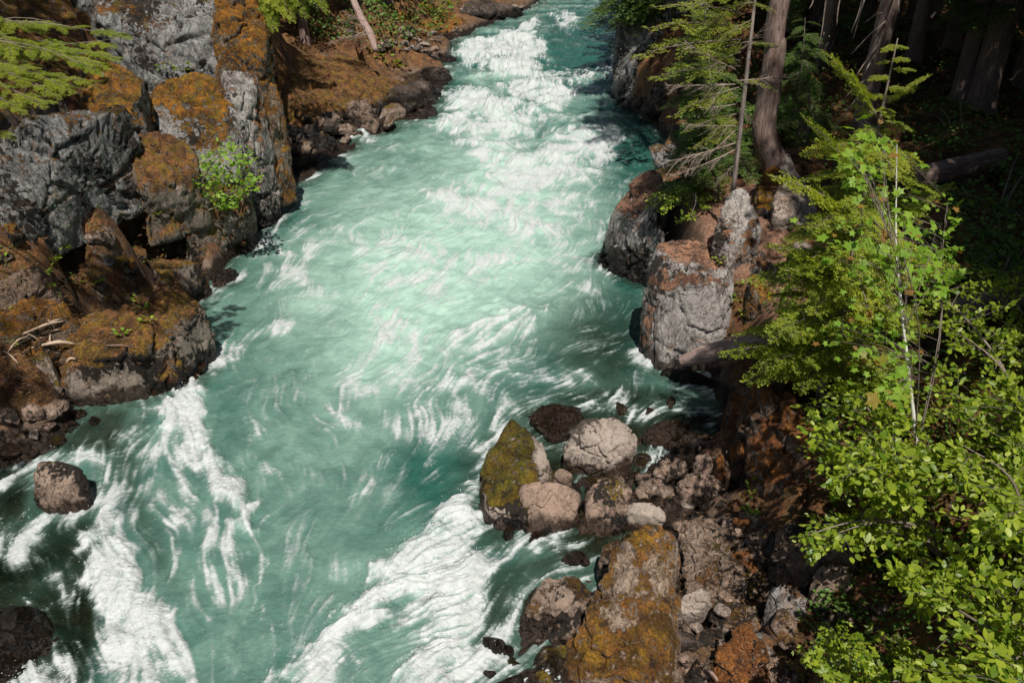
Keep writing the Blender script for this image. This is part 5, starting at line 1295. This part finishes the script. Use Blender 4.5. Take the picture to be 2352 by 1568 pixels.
sapling('bright green hemlock sapling with flat feathery branches at the edge of the dark forest', hb, ha, 60, lambda u_: .28 + 1.55 * (1 - u_) ** .62 if u_ < .78 else .25 + 1.15 * (1 - u_), SPR, seed=5, r=.07, z0=.10,
        extra=[(.62, P(1872, 245, y=11.3), SPR[0]), (.55, P(1786, 378, y=11.2), SPR[1]), (.38, P(1782, 540, y=11.0), SPR[2]), (.36, P(1815, 600, y=10.8), SPR[0]), (.18, P(1704, 862, y=10.9), SPR[3]), (.15, P(1760, 820, y=10.6), SPR[1]), (.22, P(1812, 760, y=10.6), SPR[2]),
               (.84, P(2132, 160, y=11.6), SPR[0]), (.80, P(1915, 95, y=11.5), SPR[1]), (.50, P(2182, 402, y=11.5), SPR[2]), (.40, P(2222, 595, y=11.2), SPR[3]), (.3, P(2150, 700, y=11.0), SPR[0]), (.12, P(1840, 890, y=10.5), SPR[2])])
lb, la = P(1686, 425, y=18.3), P(1722, -60, y=18.5)
ex = []
for a, b, m, py0 in [((1690,195),(1520,215),0,0), ((1692,185),(1840,185),1,0), ((1690,160),(1560,110),0,0), ((1690,330),(1500,400),1,0), ((1690,345),(1525,430),2,0), ((1686,380),(1640,430),0,0), ((1692,290),(1560,300),0,0), ((1700,250),(1740,300),2,0), ((1692,240),(1600,260),1,0), ((1695,120),(1770,60),1,0),((1690,300),(1590,395),2,0)]:
    ex.append((P(a[0], a[1], y=18.35), P(b[0], b[1], y=18.0), SPX[m]))
for a, b in [((1700,60),(1480,40)), ((1700,90),(1450,105)), ((1700,30),(1500,-10)), ((1700,150),(1490,160)), ((1700,120),(1560,180)), ((1700,180),(1790,200)), ((1705,100),(1800,95)), ((1700,260),(1560,290)), ((1700,300),(1580,330)), ((1700,20),(1600,60)), ((1705,0),(1790,20)), ((1700,-20),(1560,10)), ((1700,220),(1620,235)), ((1700,140),(1610,120)), ((1698,270),(1620,310)), ((1700,70),(1620,20)), ((1700,200),(1530,255))]:
    ex.append((P(a[0], a[1], y=18.6), P(b[0], b[1], y=18.2), SPS[len(ex) % 2]))
sapling('thin straight young hemlock with dead grey twigs beside the tall pale boulder', lb, la + np.array((.1, 0, 2.5)), 16, lambda u_: 1.3, SPS, seed=8, r=.058, z0=.45, bias=(3.1, .6), extra=ex)
# second shaded hemlock behind it over the water
sapling('shaded bushy hemlock between the thin trunk and the river', P(1650, 440, y=20.5), P(1620, 20, y=21), 46, lambda u_: .5 + 1.5 * (1 - u_) ** .7, SPD, seed=9, r=.05, z0=.12, bias=(3.3, .3))
sapling('dark young hemlock behind the bent cedar trunk', P(1830, 330, y=25), P(1850, 40, y=25.5), 36, lambda u_: .5 + 1.4 * (1 - u_), SPD, seed=19, r=.05, z0=.1)
# overhanging hemlock at the upper left
lt = np.array((-12.2, 14.5, 5.0))
root = empty('hemlock_tree', lt, 'hemlock reaching in from the left edge with flat yellow green boughs', 'tree')
v, f, b = tube([lt, lt + np.array((.3, 0, 2)), lt + np.array((.5, 0, 5)), lt + np.array((.5, .2, 9))], [.2, .17, .12, .03], 12, 8, .1, 4)
link('trunk', clean_mesh('trunk', v - lt, f, BM['cedar'], bark=b), root)
rl = random.Random(3)
def bough(root, base, tip, n, L0, meshes, rng, sag=.25):
    base, tip = np.asarray(base, float), np.asarray(tip, float)
    L_ = np.linalg.norm(tip - base); ax_ = (tip - base) / L_
    sd_ = np.cross(ax_, (0, 0, 1.)); sd_ /= np.linalg.norm(sd_)
    def at(s): return base + (tip - base) * s + np.array((0, 0, sag * 4 * s * (1 - s) * .5))
    v, f, b = tube([at(s) + np.array((0, rng.uniform(-.12, .12), rng.uniform(-.08, .08))) for s in (0, .33, .66, 1)], [.02, .014, .008, .003], 5, 3)
    st_ = link('bough', clean_mesh('bough', v - np.array(root.location), f, BM['twig'], bark=b), root)
    for k in range(n):
        s = .25 + .75 * (k + rng.random()) / n
        side = 1 if k % 2 else -1
        l = L0 * (1.15 - s * .75) * rng.uniform(.7, 1.15)
        d = ax_ * rng.uniform(.5, 1.0) + sd_ * side * rng.uniform(.5, 1.0) + np.array((0, 0, rng.uniform(-.28, .05)))
        p_ = at(s)
        put_branch(root, rng.choice(meshes), p_, p_ + d / np.linalg.norm(d) * l, rng.uniform(-.5, .5), width=.8)
    put_branch(root, rng.choice(meshes), at(.86), tip + ax_ * .12, 0, width=.8)
for k, (a, yb, b, ys) in enumerate([(60,14.9,(290,80),14.7), (70,14.8,(255,100),14.4), (90,14.5,(262,132),13.9), (95,14.5,(240,150),13.7), (120,14.4,(225,165),13.4), (130,14.4,(200,185),13.3), (150,14.3,(160,205),13.0), (165,14.3,(130,218),12.9), (190,14.2,(95,238),12.7), (200,14.2,(50,252),12.6), (60,15,(150,60),15.2), (130,14.4,(190,120),14.2), (170,14.2,(60,190),13.0), (110,14.6,(120,130),14.0), (100,14.6,(60,100),14.4), (140,14.4,(70,150),13.6), (150,14.3,(110,170),13.4), (80,14.8,(90,75),14.8)]):
    bough(root, P(-300 + rl.uniform(0, 120), a, y=yb), P(b[0], b[1], y=ys), 17, .62, SPR, rl, sag=rl.uniform(-.1, .6))
bough(root, P(-300, 300, y=14), P(28, 312, y=13.6), 8, .6, SPR, rl)

# boughs hanging in at the top, left of the river
hl = np.array((-9.5, 29.5, 5.2))
root = empty('hemlock_tree', hl, 'conifer behind the mossed buttress with bright boughs hanging into the top of the picture', 'tree')
v, f, b = tube([hl, hl + np.array((0, 0, 3)), hl + np.array((.1, 0, 12))], [.22, .2, .05], 12, 8, .1, 4)
link('trunk', clean_mesh('trunk', v - hl, f, BM['cedar'], bark=b), root)
for k, (a, b) in enumerate([((600,-60),(640,70)), ((590,-40),(622,60)), ((620,-70),(680,45)), ((640,-90),(715,35)), ((660,-100),(765,22)), ((640,-120),(738,-5)), ((610,-30),(655,25)), ((600,-80),(615,20)), ((650,-60),(690,10)), ((620,-50),(610,45))]):
    put_branch(root, SPR[k % 4], P(a[0], a[1], y=28), P(b[0], b[1], y=27.2), rl.uniform(-.5, .5), width=.9)
# dark boughs over the rapids at the top right of the river
hr = np.array((9.3, 43.0, 4.2))
root = empty('hemlock_tree', hr, 'conifer on the far right cliff with dark boughs hanging over the rapids', 'tree')
v, f, b = tube([hr, hr + np.array((0, 0, 3)), hr + np.array((.1, 0, 12))], [.22, .2, .05], 12, 8, .1, 4)
link('trunk', clean_mesh('trunk', v - hr, f, BM['cedar'], bark=b), root)
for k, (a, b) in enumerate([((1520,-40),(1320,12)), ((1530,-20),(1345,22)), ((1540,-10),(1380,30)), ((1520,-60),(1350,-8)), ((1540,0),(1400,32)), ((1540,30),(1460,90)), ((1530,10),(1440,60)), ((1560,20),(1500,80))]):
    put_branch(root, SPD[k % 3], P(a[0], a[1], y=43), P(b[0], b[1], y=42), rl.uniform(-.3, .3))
# fallen snag, brown dead top, far left bank
p0_, p1_ = P(862, 108, y=42.5), P(795, -40, y=47)
root = empty('fallen_tree', p0_, 'dead reddish tree leaning down to the brown shelf on the far left bank', 'tree')
v, f, b = tube([p0_ - np.array((0, 0, .2)), P(850, 78, y=43), P(828, 40, y=44), p1_], [.14, .2, .19, .16], 10, 6, .1, 2)
link('trunk', clean_mesh('trunk', v - p0_, f, BM['log'], bark=b), root)
for k, (a, b) in enumerate([((850,80),(775,95)), ((850,80),(760,70)), ((845,70),(755,110)), ((855,90),(790,105)), ((840,60),(770,50)), ((835,50),(780,30)), ((855,95),(830,118)), ((850,85),(745,90))]):
    put_branch(root, (SPX + SPB)[k % 4], P(a[0], a[1], y=43), P(b[0], b[1], y=42.2), rl.uniform(-.5, .5))
# hanging dead twigs at the top right
root = empty('dead_branch', P(1895, -40, y=17), 'bare dead twigs hanging down into the top of the picture between the two big trunks', 'branch')
for k, pts in enumerate([[(1905,-60),(1893,30),(1888,70),(1880,112)], [(1870,-60),(1868,0),(1858,22)], [(1990,-60),(1975,20),(1955,75)], [(1940,-50),(1925,20),(1922,60)]]):
    v, f, b = tube([P(a, c, y=17) for a, c in pts], [.017, .013, .009, .004][:len(pts)], 5, 3)
    link('twig', clean_mesh('twig', v - np.array(root.location), f, BM['dead'], bark=b), root)

for k, (x_, y_, h_, cz) in enumerate([(-10.2,1.2,18,6),(-13.2,9.5,22,8),(-12.8,16.5,23,8.8),(-9.6,31.2,22,8.5),(-11.2,5.6,20,9.5),(-12.4,30.5,24,10),(-12.6,34.5,24,9),(-11.2,-2.5,16,6),(-15.8,15.0,24,8),(-17,19.5,24,9),(-16,11,24,8)]):  # conifers added for the shade their unseen crowns cast
    conifer(x_, y_, h_, 'tall conifer of the left bank with its crown high above the picture', r=.3, crown_z=cz, cr=.9, seed=k + 400, group='tall conifers at the left bank')
for k, (x_, y_, h_, cz) in enumerate([(9.7,10.2,28,8),(10.0,6.2,27,8),(9.6,1.4,22,6.5),(11.5,13,28,8),(13.5,16,28,7),(12.5,8,28,7),(12,3,26,6)]):  # unseen conifers added to shade the right bank and its shrubs
    conifer(x_, y_, h_, 'big conifer standing just outside the right edge of the picture', r=.3, crown_z=cz, cr=1.15, seed=k + 500, group='conifers beyond the right edge')
# ---- broadleaf shrubs
def in_pts(poly, n, rng):
    poly = np.array(poly, float); lo, hi = poly.min(0), poly.max(0); out = []
    while len(out) < n:
        q = rng.uniform(lo, hi, (n * 3, 2)); d = poly_sd(q, poly)
        out += list(q[d < 0])
    return np.array(out[:n])
def bush(label, base, tips, lsize, per, shape, mat, seed, name='shrub', cat='shrub', parts=250, stem_r=.03, twig='twig', spread=.30, pname='leaf', nstem=6, group=None, updir=.9):
    rng = np.random.RandomState(seed)
    base = np.array(base, float)
    root = empty(name, base, label, cat, group)
    tips = np.array(tips)
    # stems to a few of the tips, twigs from the stems to the rest
    ord_ = np.argsort(-np.linalg.norm(tips - base, axis=1)); st_i = ord_[::max(1, len(ord_) // nstem)][:nstem]
    stems = []
    for i in st_i:
        tp = tips[i]; L_ = np.linalg.norm(tp - base)
        pts = [base - np.array((0, 0, .15)), base + (tp - base) * .33 + np.array((0, 0, .14 * L_)) + rng.normal(0, .05, 3), base + (tp - base) * .68 + np.array((0, 0, .12 * L_)) + rng.normal(0, .05, 3), tp]
        v, f, b = tube(pts, [stem_r, stem_r * .7, stem_r * .42, stem_r * .14], 6, 4)
        link('stem', clean_mesh('stem', v - base, f, BM[twig], bark=b), root)
        stems.append(np.array([np.array(pts[0]) * (1 - s) ** 3 + 3 * np.array(pts[1]) * s * (1 - s) ** 2 + 3 * np.array(pts[2]) * s * s * (1 - s) + tp * s ** 3 for s in np.linspace(.25, 1, 14)]))
    SP = np.vstack(stems)
    tw, pos, dr = [], [], []
    for tp in tips:
        d = SP - tp; dd = np.linalg.norm(d, axis=1) + .5 * (SP[:, 2] > tp[2])
        j = np.argmin(dd + .25 * rng.rand(len(dd)))
        s0 = SP[j]
        L_ = np.linalg.norm(tp - s0)
        if L_ < spread:
            e_ = tp - base; e_ /= np.linalg.norm(e_); s0 = tp - e_ * spread + rng.normal(0, .05, 3); L_ = np.linalg.norm(tp - s0)
        md = (s0 + tp) / 2 + np.array((0, 0, .06 * L_)) + rng.normal(0, .03, 3)
        tw.append((np.array([s0, md, tp]), [.005, .0035, .0015]))
        t_ = 1 - rng.rand(per) ** 1.3 * min(1, .55 / L_ + .25)
        q = (s0[None] * (1 - t_)[:, None] ** 2 + 2 * md[None] * (t_ * (1 - t_))[:, None] + tp[None] * t_[:, None] ** 2)
        off = rng.normal(0, 1, (per, 3)) * np.array((1, 1, .55)) * lsize * .75
        ax_ = (tp - s0) / L_
        pos.append(q + off * .6)
        dr.append(off / lsize + ax_ * .9 + rng.normal(0, .25, (per, 3)) + np.array((0, 0, -.15)))
    wood('twigs', [(p_ - base, r_) for p_, r_ in tw], twig, root, segs=3, sub=2, kind='stuff')
    pos, dr = np.vstack(pos), np.vstack(dr)
    up_ = np.tile((0, 0, updir), (len(pos), 1)) + rng.normal(0, .38, (len(pos), 3)) + np.array((.1, -.18, 0))
    M3 = rot_to(dr, up_)
    sz = lsize * rng.uniform(.45, 1.25, len(pos)) * (.8 + .5 * rng.rand(len(pos)) ** 3)
    place_leaves(root, shape, pos, M3, sz, mat, parts, pname)
    return root
OV, MP, TF = ovate(), maple(), trefoil()
def tipz(poly, n, z0, z1, seed):
    rng = np.random.RandomState(seed)
    return [P(a, b, rng.uniform(z0, z1)) for a, b in in_pts(poly, n, rng)]
bush('sunlit alder shrub with glossy oval leaves below the white maple stem', P(2080, 1180, 2.65), tipz([(1835,905),(1990,860),(2130,900),(2150,1130),(1990,1180),(1900,1130),(1845,1050)], 118, 2.9, 4.2, 1), .105, 25, OV, LM['alder'], 31, name='alder_shrub', parts=290)
bush('low alder branch spraying out over the shaded rocks', P(2170, 1260, 2.6), tipz([(1795,1240),(1850,1190),(2000,1170),(2140,1150),(2150,1290),(2040,1310),(1960,1270),(1850,1300)], 60, 2.5, 3.2, 2), .105, 16, OV, LM['alder'], 32, name='alder_shrub', parts=240)
bush('alder shrub with pale stems against the dark forest at the right edge', P(2400, 1080, 3.3), tipz([(2060,640),(2200,600),(2400,610),(2440,950),(2250,960),(2130,900),(2170,760)], 105, 3.8, 5.0, 3), .095, 24, OV, LM['alder'], 33, name='alder_shrub', parts=290)
bush('dense alder shrub filling the middle of the right edge', P(2420, 1350, 3.2), tipz([(2110,930),(2250,930),(2440,900),(2460,1270),(2250,1270),(2130,1180)], 130, 3.2, 4.5, 4), .10, 24, OV, LM['alder'], 34, name='alder_shrub', parts=290)
bush('half shaded alder shrub in the bottom right corner', P(2420, 1640, 2.9), tipz([(2040,1310),(2200,1250),(2450,1230),(2480,1640),(2150,1640),(2060,1560),(2120,1430)], 108, 2.7, 4.0, 5), .105, 28, OV, LM['alder'], 35, name='alder_shrub', parts=290)
bush('darker alder shrub at the bottom edge left of the corner shrub', P(2120, 1660, 2.1), tipz([(1820,1490),(1900,1440),(2000,1430),(2110,1480),(2150,1640),(1850,1640),(1880,1560)], 70, 1.9, 2.8, 6), .105, 22, TF, LM['alder'], 36, name='alder_shrub', parts=220)
mb, mt = P(2107, 1030, y=8.5), P(2060, 330, y=10.2)
mtips = tipz([(1900,300),(1960,260),(2040,290),(2060,420),(2000,430),(1920,380)], 18, 7.2, 7.7, 7) + tipz([(2020,430),(2180,380),(2190,470),(2100,640),(1960,600),(1960,470)], 26, 6.0, 6.8, 8) + tipz([(1800,490),(1880,480),(1980,560),(1990,640),(1880,600)], 15, 5.7, 6.3, 9) + tipz([(2060,560),(2180,540),(2190,680),(2090,700)], 14, 5.6, 6.2, 10) + tipz([(1860,680),(2010,640),(2090,800),(2080,960),(1960,880),(1880,790)], 30, 4.4, 5.4, 11)
bush('vine maple sapling with broad lobed leaves growing through the hemlock', mb, mtips, .15, 6, MP, LM['maple'], 37, name='maple_sapling', cat='tree', parts=300, twig='twig', stem_r=.010, nstem=3, spread=.25)
mr = [o for o in COL.objects if o.name.startswith('maple_sapling')][0]
v, f, b = tube([mb, P(2088, 860, y=8.9), P(2068, 680, y=9.4), P(2058, 540, y=9.8), mt], [.026, .021, .017, .013, .006], 8, 6, .05, 1)
link('trunk', clean_mesh('trunk', v - np.array(mr.location), f, BM['white'], bark=b), mr)
bush('leafy shrub growing from the left cliff over the river', P(440, 520, y=21.8), [P(a, b, y=np.random.RandomState(int(a)).uniform(21.2, 22.8)) for a, b in in_pts([(455,350),(520,308),(560,330),(600,380),(602,430),(560,470),(500,475),(460,420)], 74, np.random.RandomState(1))] + [P(a, b, y=21.6) for a, b in in_pts([(360,440),(450,400),(450,480),(440,545),(395,545),(380,490)], 40, np.random.RandomState(2))], .14, 11, OV, LM['maple'], 41, name='cliff_shrub', parts=280)
bush('low green shrub spreading over the top of the dark based block', P(1590, 470, 2.3), [P(a, b, 2.45 + .5 * np.random.RandomState(int(b)).rand()) for a, b in in_pts([(1465,450),(1540,400),(1660,380),(1690,430),(1620,480),(1560,520),(1500,470)], 60, np.random.RandomState(3))], .10, 14, OV, LM['alder'], 42, name='trail_shrub', parts=200)
bush('small bright leaved shrub in front of the dark forest right of the bent cedar', P(1850, 330, y=22.5), [P(a, b, y=22.3) for a, b in in_pts([(1790,240),(1860,150),(1900,200),(1900,330),(1820,320)], 34, np.random.RandomState(4))], .13, 9, OV, LM['under'], 43, name='forest_shrub', parts=120)
bush('low leafy plants under the hemlock sapling beside the fallen log', P(1850, 760, 2.4), [P(a, b, 2.5 + .35 * np.random.RandomState(int(b)).rand()) for a, b in in_pts([(1730,640),(1830,640),(1950,700),(1960,850),(1830,830),(1760,740)], 60, np.random.RandomState(5))], .10, 12, OV, LM['alder'], 44, name='understorey_shrub', parts=150)
for k, (poly, bs, lab) in enumerate([([(2180,420),(2380,330),(2400,520),(2250,560),(2170,520)], (2290,500), 'dim leafy shrub in the shade right of the hemlock sapling'), ([(2190,560),(2400,520),(2400,650),(2260,680)], (2320,620), 'dark shrub above the fallen log on the right'),
      ([(1700,250),(1760,180),(1760,330),(1700,340)], (1740,330), 'dark leaves between the thin trunk and the bent cedar'), ([(1900,330),(2000,300),(2050,420),(1950,450)], (1960,440), 'shaded shrub at the foot of the snagged trunk'), ([(1540,240),(1690,240),(1690,330),(1560,330)], (1640,330), 'dark shrub over the shaded bay of the river'),
      ([(2090,250),(2250,200),(2300,330),(2150,360)], (2200,340), 'dim shrub in the forest left of the dark trunk'), ([(1800,60),(1950,30),(1950,180),(1820,200)], (1880,200), 'dim shrub far back between the two big trunks')]):
    z_ = 3.2 if k not in (2, 4) else 2.7
    bush(lab, P(bs[0], bs[1], z_), [P(a, b, z_ + .2 + .5 * np.random.RandomState(int(b)).rand()) for a, b in in_pts(poly, 50, np.random.RandomState(50 + k))], .15, 12, OV, LM['under'], 60 + k, name='forest_shrub', parts=60, group='shrubs of the shaded understorey')

# ------------------------------------------------------------------ logs and driftwood
def log(label, pts, r, mat, name='fallen_log', segs=28, rough=.22, cat='log', stubs=(), seed=0):
    q = [P(a, b, y=c) for a, b, c in pts]
    root = empty(name, q[0], label, cat)
    v, f, b = tube(q, r, segs, 14, rough, seed)
    link('trunk', clean_mesh('trunk', v - q[0], f, BM[mat], bark=b), root)
    for s in stubs:
        v, f, b = tube([P(*s[0][:2], y=s[0][2]), P(*s[1][:2], y=s[1][2])], [s[2], s[2] * .3], 6, 3)
        link('stub', clean_mesh('stub', v - q[0], f, BM['dead'], bark=b), root)
log('thick reddish fallen log with a broken end resting against the big square block', [(1564,830,15.2),(1620,815,15.0),(1700,795,14.8),(1780,772,14.6),(1880,740,14.4)], [.12, .20, .22, .23, .22], 'log', seed=3,
    stubs=[((1750,770,14.5),(1795,738,14.3),.03), ((1740,775,14.5),(1775,735,14.3),.025), ((1650,800,14.9),(1590,778,15.2),.022)])
log('dark decaying log lying among the shrubs at the right edge', [(2185,722,13.0),(2250,700,13.2),(2320,675,13.4),(2420,640,13.7)], [.24, .27, .28, .28], 'cedar', seed=4)
log('short brown log end showing in the shade behind the hemlock sapling', [(2100,405,19.5),(2150,398,19.6),(2200,385,19.9),(2300,360,20.5)], [.26, .27, .26, .24], 'cedar', seed=5)
log('pale grey stick lying across the foot of the square block', [(1598,779,15.35),(1625,790,15.25),(1662,799,15.2)], [.03, .035, .02], 'drift', name='stick', segs=8, rough=.1, cat='stick', seed=6)
_foliage = [o for o in COL.objects if o.name.split('.')[0] in ('leaf', 'foliage', 'branch', 'twigs', 'stem', 'crown', 'spray', 'twig', 'snag', 'stub', 'bough')]
for o in _foliage: o.hide_viewport = True       # only while the ground is being probed below; shown again afterwards
bpy.context.view_layer.update()
dg = bpy.context.evaluated_depsgraph_get()
def hit(px, py, skip=()):
    d = Vector(ray(px, py)).normalized(); o_ = Vector((0, 0, CAMZ))
    for _ in range(12):
        ok, loc, nrm, idx, ob, _m = S.ray_cast(dg, o_, d)
        if not ok: return None
        if ob.type == 'MESH' and ob.name.split('.')[0] not in ('leaf', 'foliage', 'branch', 'twigs', 'stem', 'crown', 'spray', 'twig'): return np.array(loc), np.array(nrm), ob
        o_ = loc + d * .02
    return None
dw = [((98,800),(172,796),.045,'thick bleached driftwood stick pointing at the river','drift'), ((20,815),(70,775),.02,'thin curved driftwood twig left of the pile','drift'), ((55,775),(150,745),.03,'long driftwood stick on top of the pile','drift'),
      ((70,790),(140,762),.035,'broad pale driftwood piece in the middle of the pile','drift'), ((40,800),(110,780),.02,'driftwood stick low in the pile','drift'), ((112,740),(130,770),.028,'upright driftwood stub at the top of the pile','drift'),
      ((90,765),(148,735),.022,'driftwood stick slanting up to the right end of the pile','drift'), ((118,775),(125,808),.02,'short driftwood stick hanging from the pile','drift'), ((12,815),(45,842),.02,'driftwood stick below the pile at the left','drift'),
      ((10,830),(60,822),.018,'driftwood twig nearest the left edge','drift'), ((60,770),(100,795),.02,'crossing driftwood twig in the pile','drift'), ((155,838),(176,832),.03,'short yellow chip of wood on the big boulder','drift'),
      ((30,790),(85,765),.016,'reddish twig at the back of the driftwood pile','log'), ((75,808),(118,790),.022,'driftwood stick under the bleached one','drift'), ((310,815),(345,828),.014,'thin dead twig on the big brown boulder','log'), ((240,798),(300,800),.012,'long thin twig across the big brown boulder','log'),
      ((1620,1545),(1648,1570),.025,'orange stick at the bottom by the ochre slab','log'), ((1598,1330),(1612,1318),.01,'white twig beside the bright white stone','dead')]
for k, (a, b, r_, lab, m) in enumerate(dw):
    ha_, hb_ = hit(*a), hit(*b)
    if ha_ is None or hb_ is None: continue
    pa, pb = ha_[0] + np.array((0, 0, r_ + .03 + .012 * (k % 5))), hb_[0] + np.array((0, 0, r_ + .03 + .012 * (k % 3)))
    rr_ = random.Random(k)
    md = (pa + pb) / 2 + np.array((rr_.uniform(-.05, .05), rr_.uniform(-.03, .03), .05))
    wood('driftwood_stick' if m == 'drift' else 'stick', [([pa, md, pb], [r_ * .6, r_, r_ * .35])], m, None, segs=8, sub=5, rough=.2, label=lab, category='driftwood' if m == 'drift' else 'stick', group='driftwood sticks' if m == 'drift' else None)
# little plants growing on rocks and banks
pl = [(120,600,'small green plant in a crack of the pale left rock'),(108,628,'leafy tuft hanging on the pale rock at the left edge'),(215,655,'small tuft on the brown slope above the flat mossy rock'),(5,596,'yellow green tuft at the very left edge'),
      (318,694,'leafy plant on the crest of the largest left boulder'),(335,712,'second leafy plant on the largest left boulder, right of the first'),(338,738,'smallest plant on the largest left boulder'),(280,770,'yellowish plant low on the largest left boulder'),
      (150,575,'plant on the shaded brown slope'),(118,660,'tiny plant on the orange flat rock'),(365,495,'fern like plant on the brown slope under the shrub'),(1725,1130,'green plant clinging to the foot of the rusty wall'),(1745,1105,'small leafy plant on the rusty wall'),
      (1720,1180,'little fern in the shade beneath the rusty wall'),(1650,600,'tiny plant in the crack beside the tall pale boulder'),(1715,655,'green plant in the gap behind the square block'),(1705,720,'fern hanging in the dark gap beside the square block'),(1700,690,'green tuft on the back edge of the square block'),
      (920,155,'bright green plant at the river end of the brown shelf'),(880,130,'small plant on top of the far brown shelf'),(905,148,'tuft beside the bright plant on the far shelf'),(850,105,'plant at the foot of the dead leaning tree'),(995,30,'green plant on the far mossed mound'),(960,20,'yellow green plant behind the far mound'),(1040,12,'green plant by the far gravel at the top'),
      (890,20,'leafy plant on the slope above the far mound'),(420,165,'plants in the crevice under the grey cliff'),(380,160,'dark green tuft at the base of the grey cliff'),(25,790,'grass like tuft left of the driftwood'),(1830,290,'bright plant at the right side of the bent cedar')]
for k, (a, b, lab) in enumerate(pl):
    h_ = hit(a, b)
    if h_ is None: continue
    rng = np.random.RandomState(k)
    far_ = np.linalg.norm(h_[0] - np.array((0, 0, CAMZ)))
    n = 14; sz = .0042 * far_ * rng.uniform(.8, 1.3, n) * 1.2
    root = empty('small_plant', h_[0], lab, 'plant')
    ang = rng.uniform(0, 6.28, n)
    dr = np.stack([np.cos(ang), np.sin(ang), rng.uniform(.0, .9, n)], 1)
    pos = h_[0] + dr * sz[:, None] * rng.uniform(.1, 1.6, n)[:, None] + np.array((0, 0, .03))
    me = leaves_mesh('leaf_cluster', OV, pos - h_[0], rot_to(dr, np.tile((0, 0, 1.), (n, 1)) + rng.normal(0, .3, (n, 3))), sz, LM['maple' if k % 2 else 'alder'], rng.rand(n))
    link('leaf_cluster', me, root)
# ground cover and litter: uncountable
def cover(name, poly, n, size, mat, shape, seed, lift=.03, upb=1.0, only=None):
    rng = np.random.RandomState(seed); q = in_pts(poly, n, rng); pos, nn = [], []
    dens = fbm(np.c_[q / 60, np.zeros(len(q))], 3, seed=seed)
    for (a, b), dd in zip(q, dens):
        if dd < -.08: continue
        h_ = hit(a, b)
        if h_ is None or h_[2].name == 'river' or 'trunk' in h_[2].name or (h_[1][2] < .3 and name != 'needles'): continue
        if only and not h_[2].name.startswith(only): continue
        pos.append(h_[0]); nn.append(h_[1])
    if not pos: return
    pos, nn = np.array(pos), np.array(nn); m = len(pos)
    k = 3; pos = np.repeat(pos, k, 0); nn = np.repeat(nn, k, 0)
    far_ = np.linalg.norm(pos - np.array((0, 0, CAMZ)), axis=1)
    sz = size * rng.uniform(.6, 1.3, m * k) * (.6 + far_ / 40)
    pos = pos + rng.normal(0, 1, pos.shape) * sz[:, None] * 1.3 * np.array((1, 1, .2)) + np.array((0, 0, lift)) + np.array((0, 0, 1)) * sz[:, None] * rng.uniform(0, 2.0, (m * k, 1)) * upb
    an = rng.uniform(0, 6.28, m * k)
    dr = np.stack([np.cos(an), np.sin(an), rng.normal(.1 * upb, .2, m * k)], 1)
    link(name, leaves_mesh(name, shape, pos, rot_to(dr, nn + rng.normal(0, .35, nn.shape)), sz, LM[mat], rng.rand(m * k)), None, kind='stuff')
cover('undergrowth', [(1560,230),(1700,0),(2352,0),(2352,700),(2150,700),(2000,460),(1850,330),(1700,330)], 3600, .08, 'under', OV, 1)
cover('ground_cover_leaves', [(1740,640),(1880,640),(2352,640),(2352,1568),(1900,1568),(1840,1400),(1990,1300),(1840,1100),(1860,900)], 2600, .075, 'under', OV, 2)
cover('moss_tufts', [(620,0),(1060,0),(1060,60),(900,120),(700,90)], 900, .10, 'under', OV, 3)
cover('moss_tufts', [(0,480),(330,420),(480,560),(300,640),(0,720)], 260, .045, 'under', OV, 5)
LM['litter'] = leaf_mat('needle_litter', (.22,.10,.05), (.42,.26,.15), .1, .8)
nd = (np.array([(0, -.05, 0), (1, -.03, 0), (1, .03, 0), (0, .05, 0)]), np.array([[0, 1, 2, 3]]))
cover('needle_litter', [(1500,560),(1560,500),(1700,380),(1830,430),(1800,620),(1880,800),(1740,690),(1680,640)], 2200, .06, 'litter', nd, 6, lift=.008, upb=.1)
cover('needle_litter', [(0,480),(330,360),(480,560),(490,700),(300,900),(0,960)], 2600, .07, 'litter', nd, 7, lift=.008, upb=.1)
cover('needle_litter', [(640,110),(870,110),(960,190),(800,240),(660,280)], 1200, .08, 'litter', nd, 8, lift=.01, upb=.1)
cover('needle_litter', [(1550,1180),(1750,1180),(1950,1280),(1950,1568),(1560,1568)], 1200, .06, 'litter', nd, 9, lift=.008, upb=.1)
LM['moss'] = leaf_mat('moss_strands', (.24,.10,.022), (.30,.19,.022), .25, .9)
LM['mossb'] = leaf_mat('brown_moss_strands', (.11,.055,.025), (.23,.11,.035), .2, .9)
cover('moss', [(300,150),(530,150),(600,420),(640,300),(620,100),(600,0),(490,0),(500,140)], 2200, .05, 'moss', nd, 11, lift=0, upb=.8)
cover('moss', [(0,480),(330,360),(480,560),(490,700),(400,880),(130,900),(0,960)], 5200, .045, 'mossb', nd, 12, lift=0, upb=.8)
cover('moss', [(0,640),(170,640),(290,640),(460,700),(330,760),(170,780),(0,800)], 1600, .04, 'moss', nd, 13, lift=0, upb=.8)
cover('moss', [(1400,1250),(1480,1196),(1550,1240),(1556,1568),(1300,1568),(1340,1440)], 1800, .028, 'moss', nd, 14, lift=0, upb=.6)
cover('moss', [(640,110),(870,110),(960,190),(800,240),(660,280)], 1800, .08, 'mossb', nd, 15, lift=0, upb=.8)
for o in _foliage: o.hide_viewport = False
print('objects', len(S.objects), 'tris', sum(len(m.loop_triangles) or len(m.polygons) * 2 for m in bpy.data.meshes))
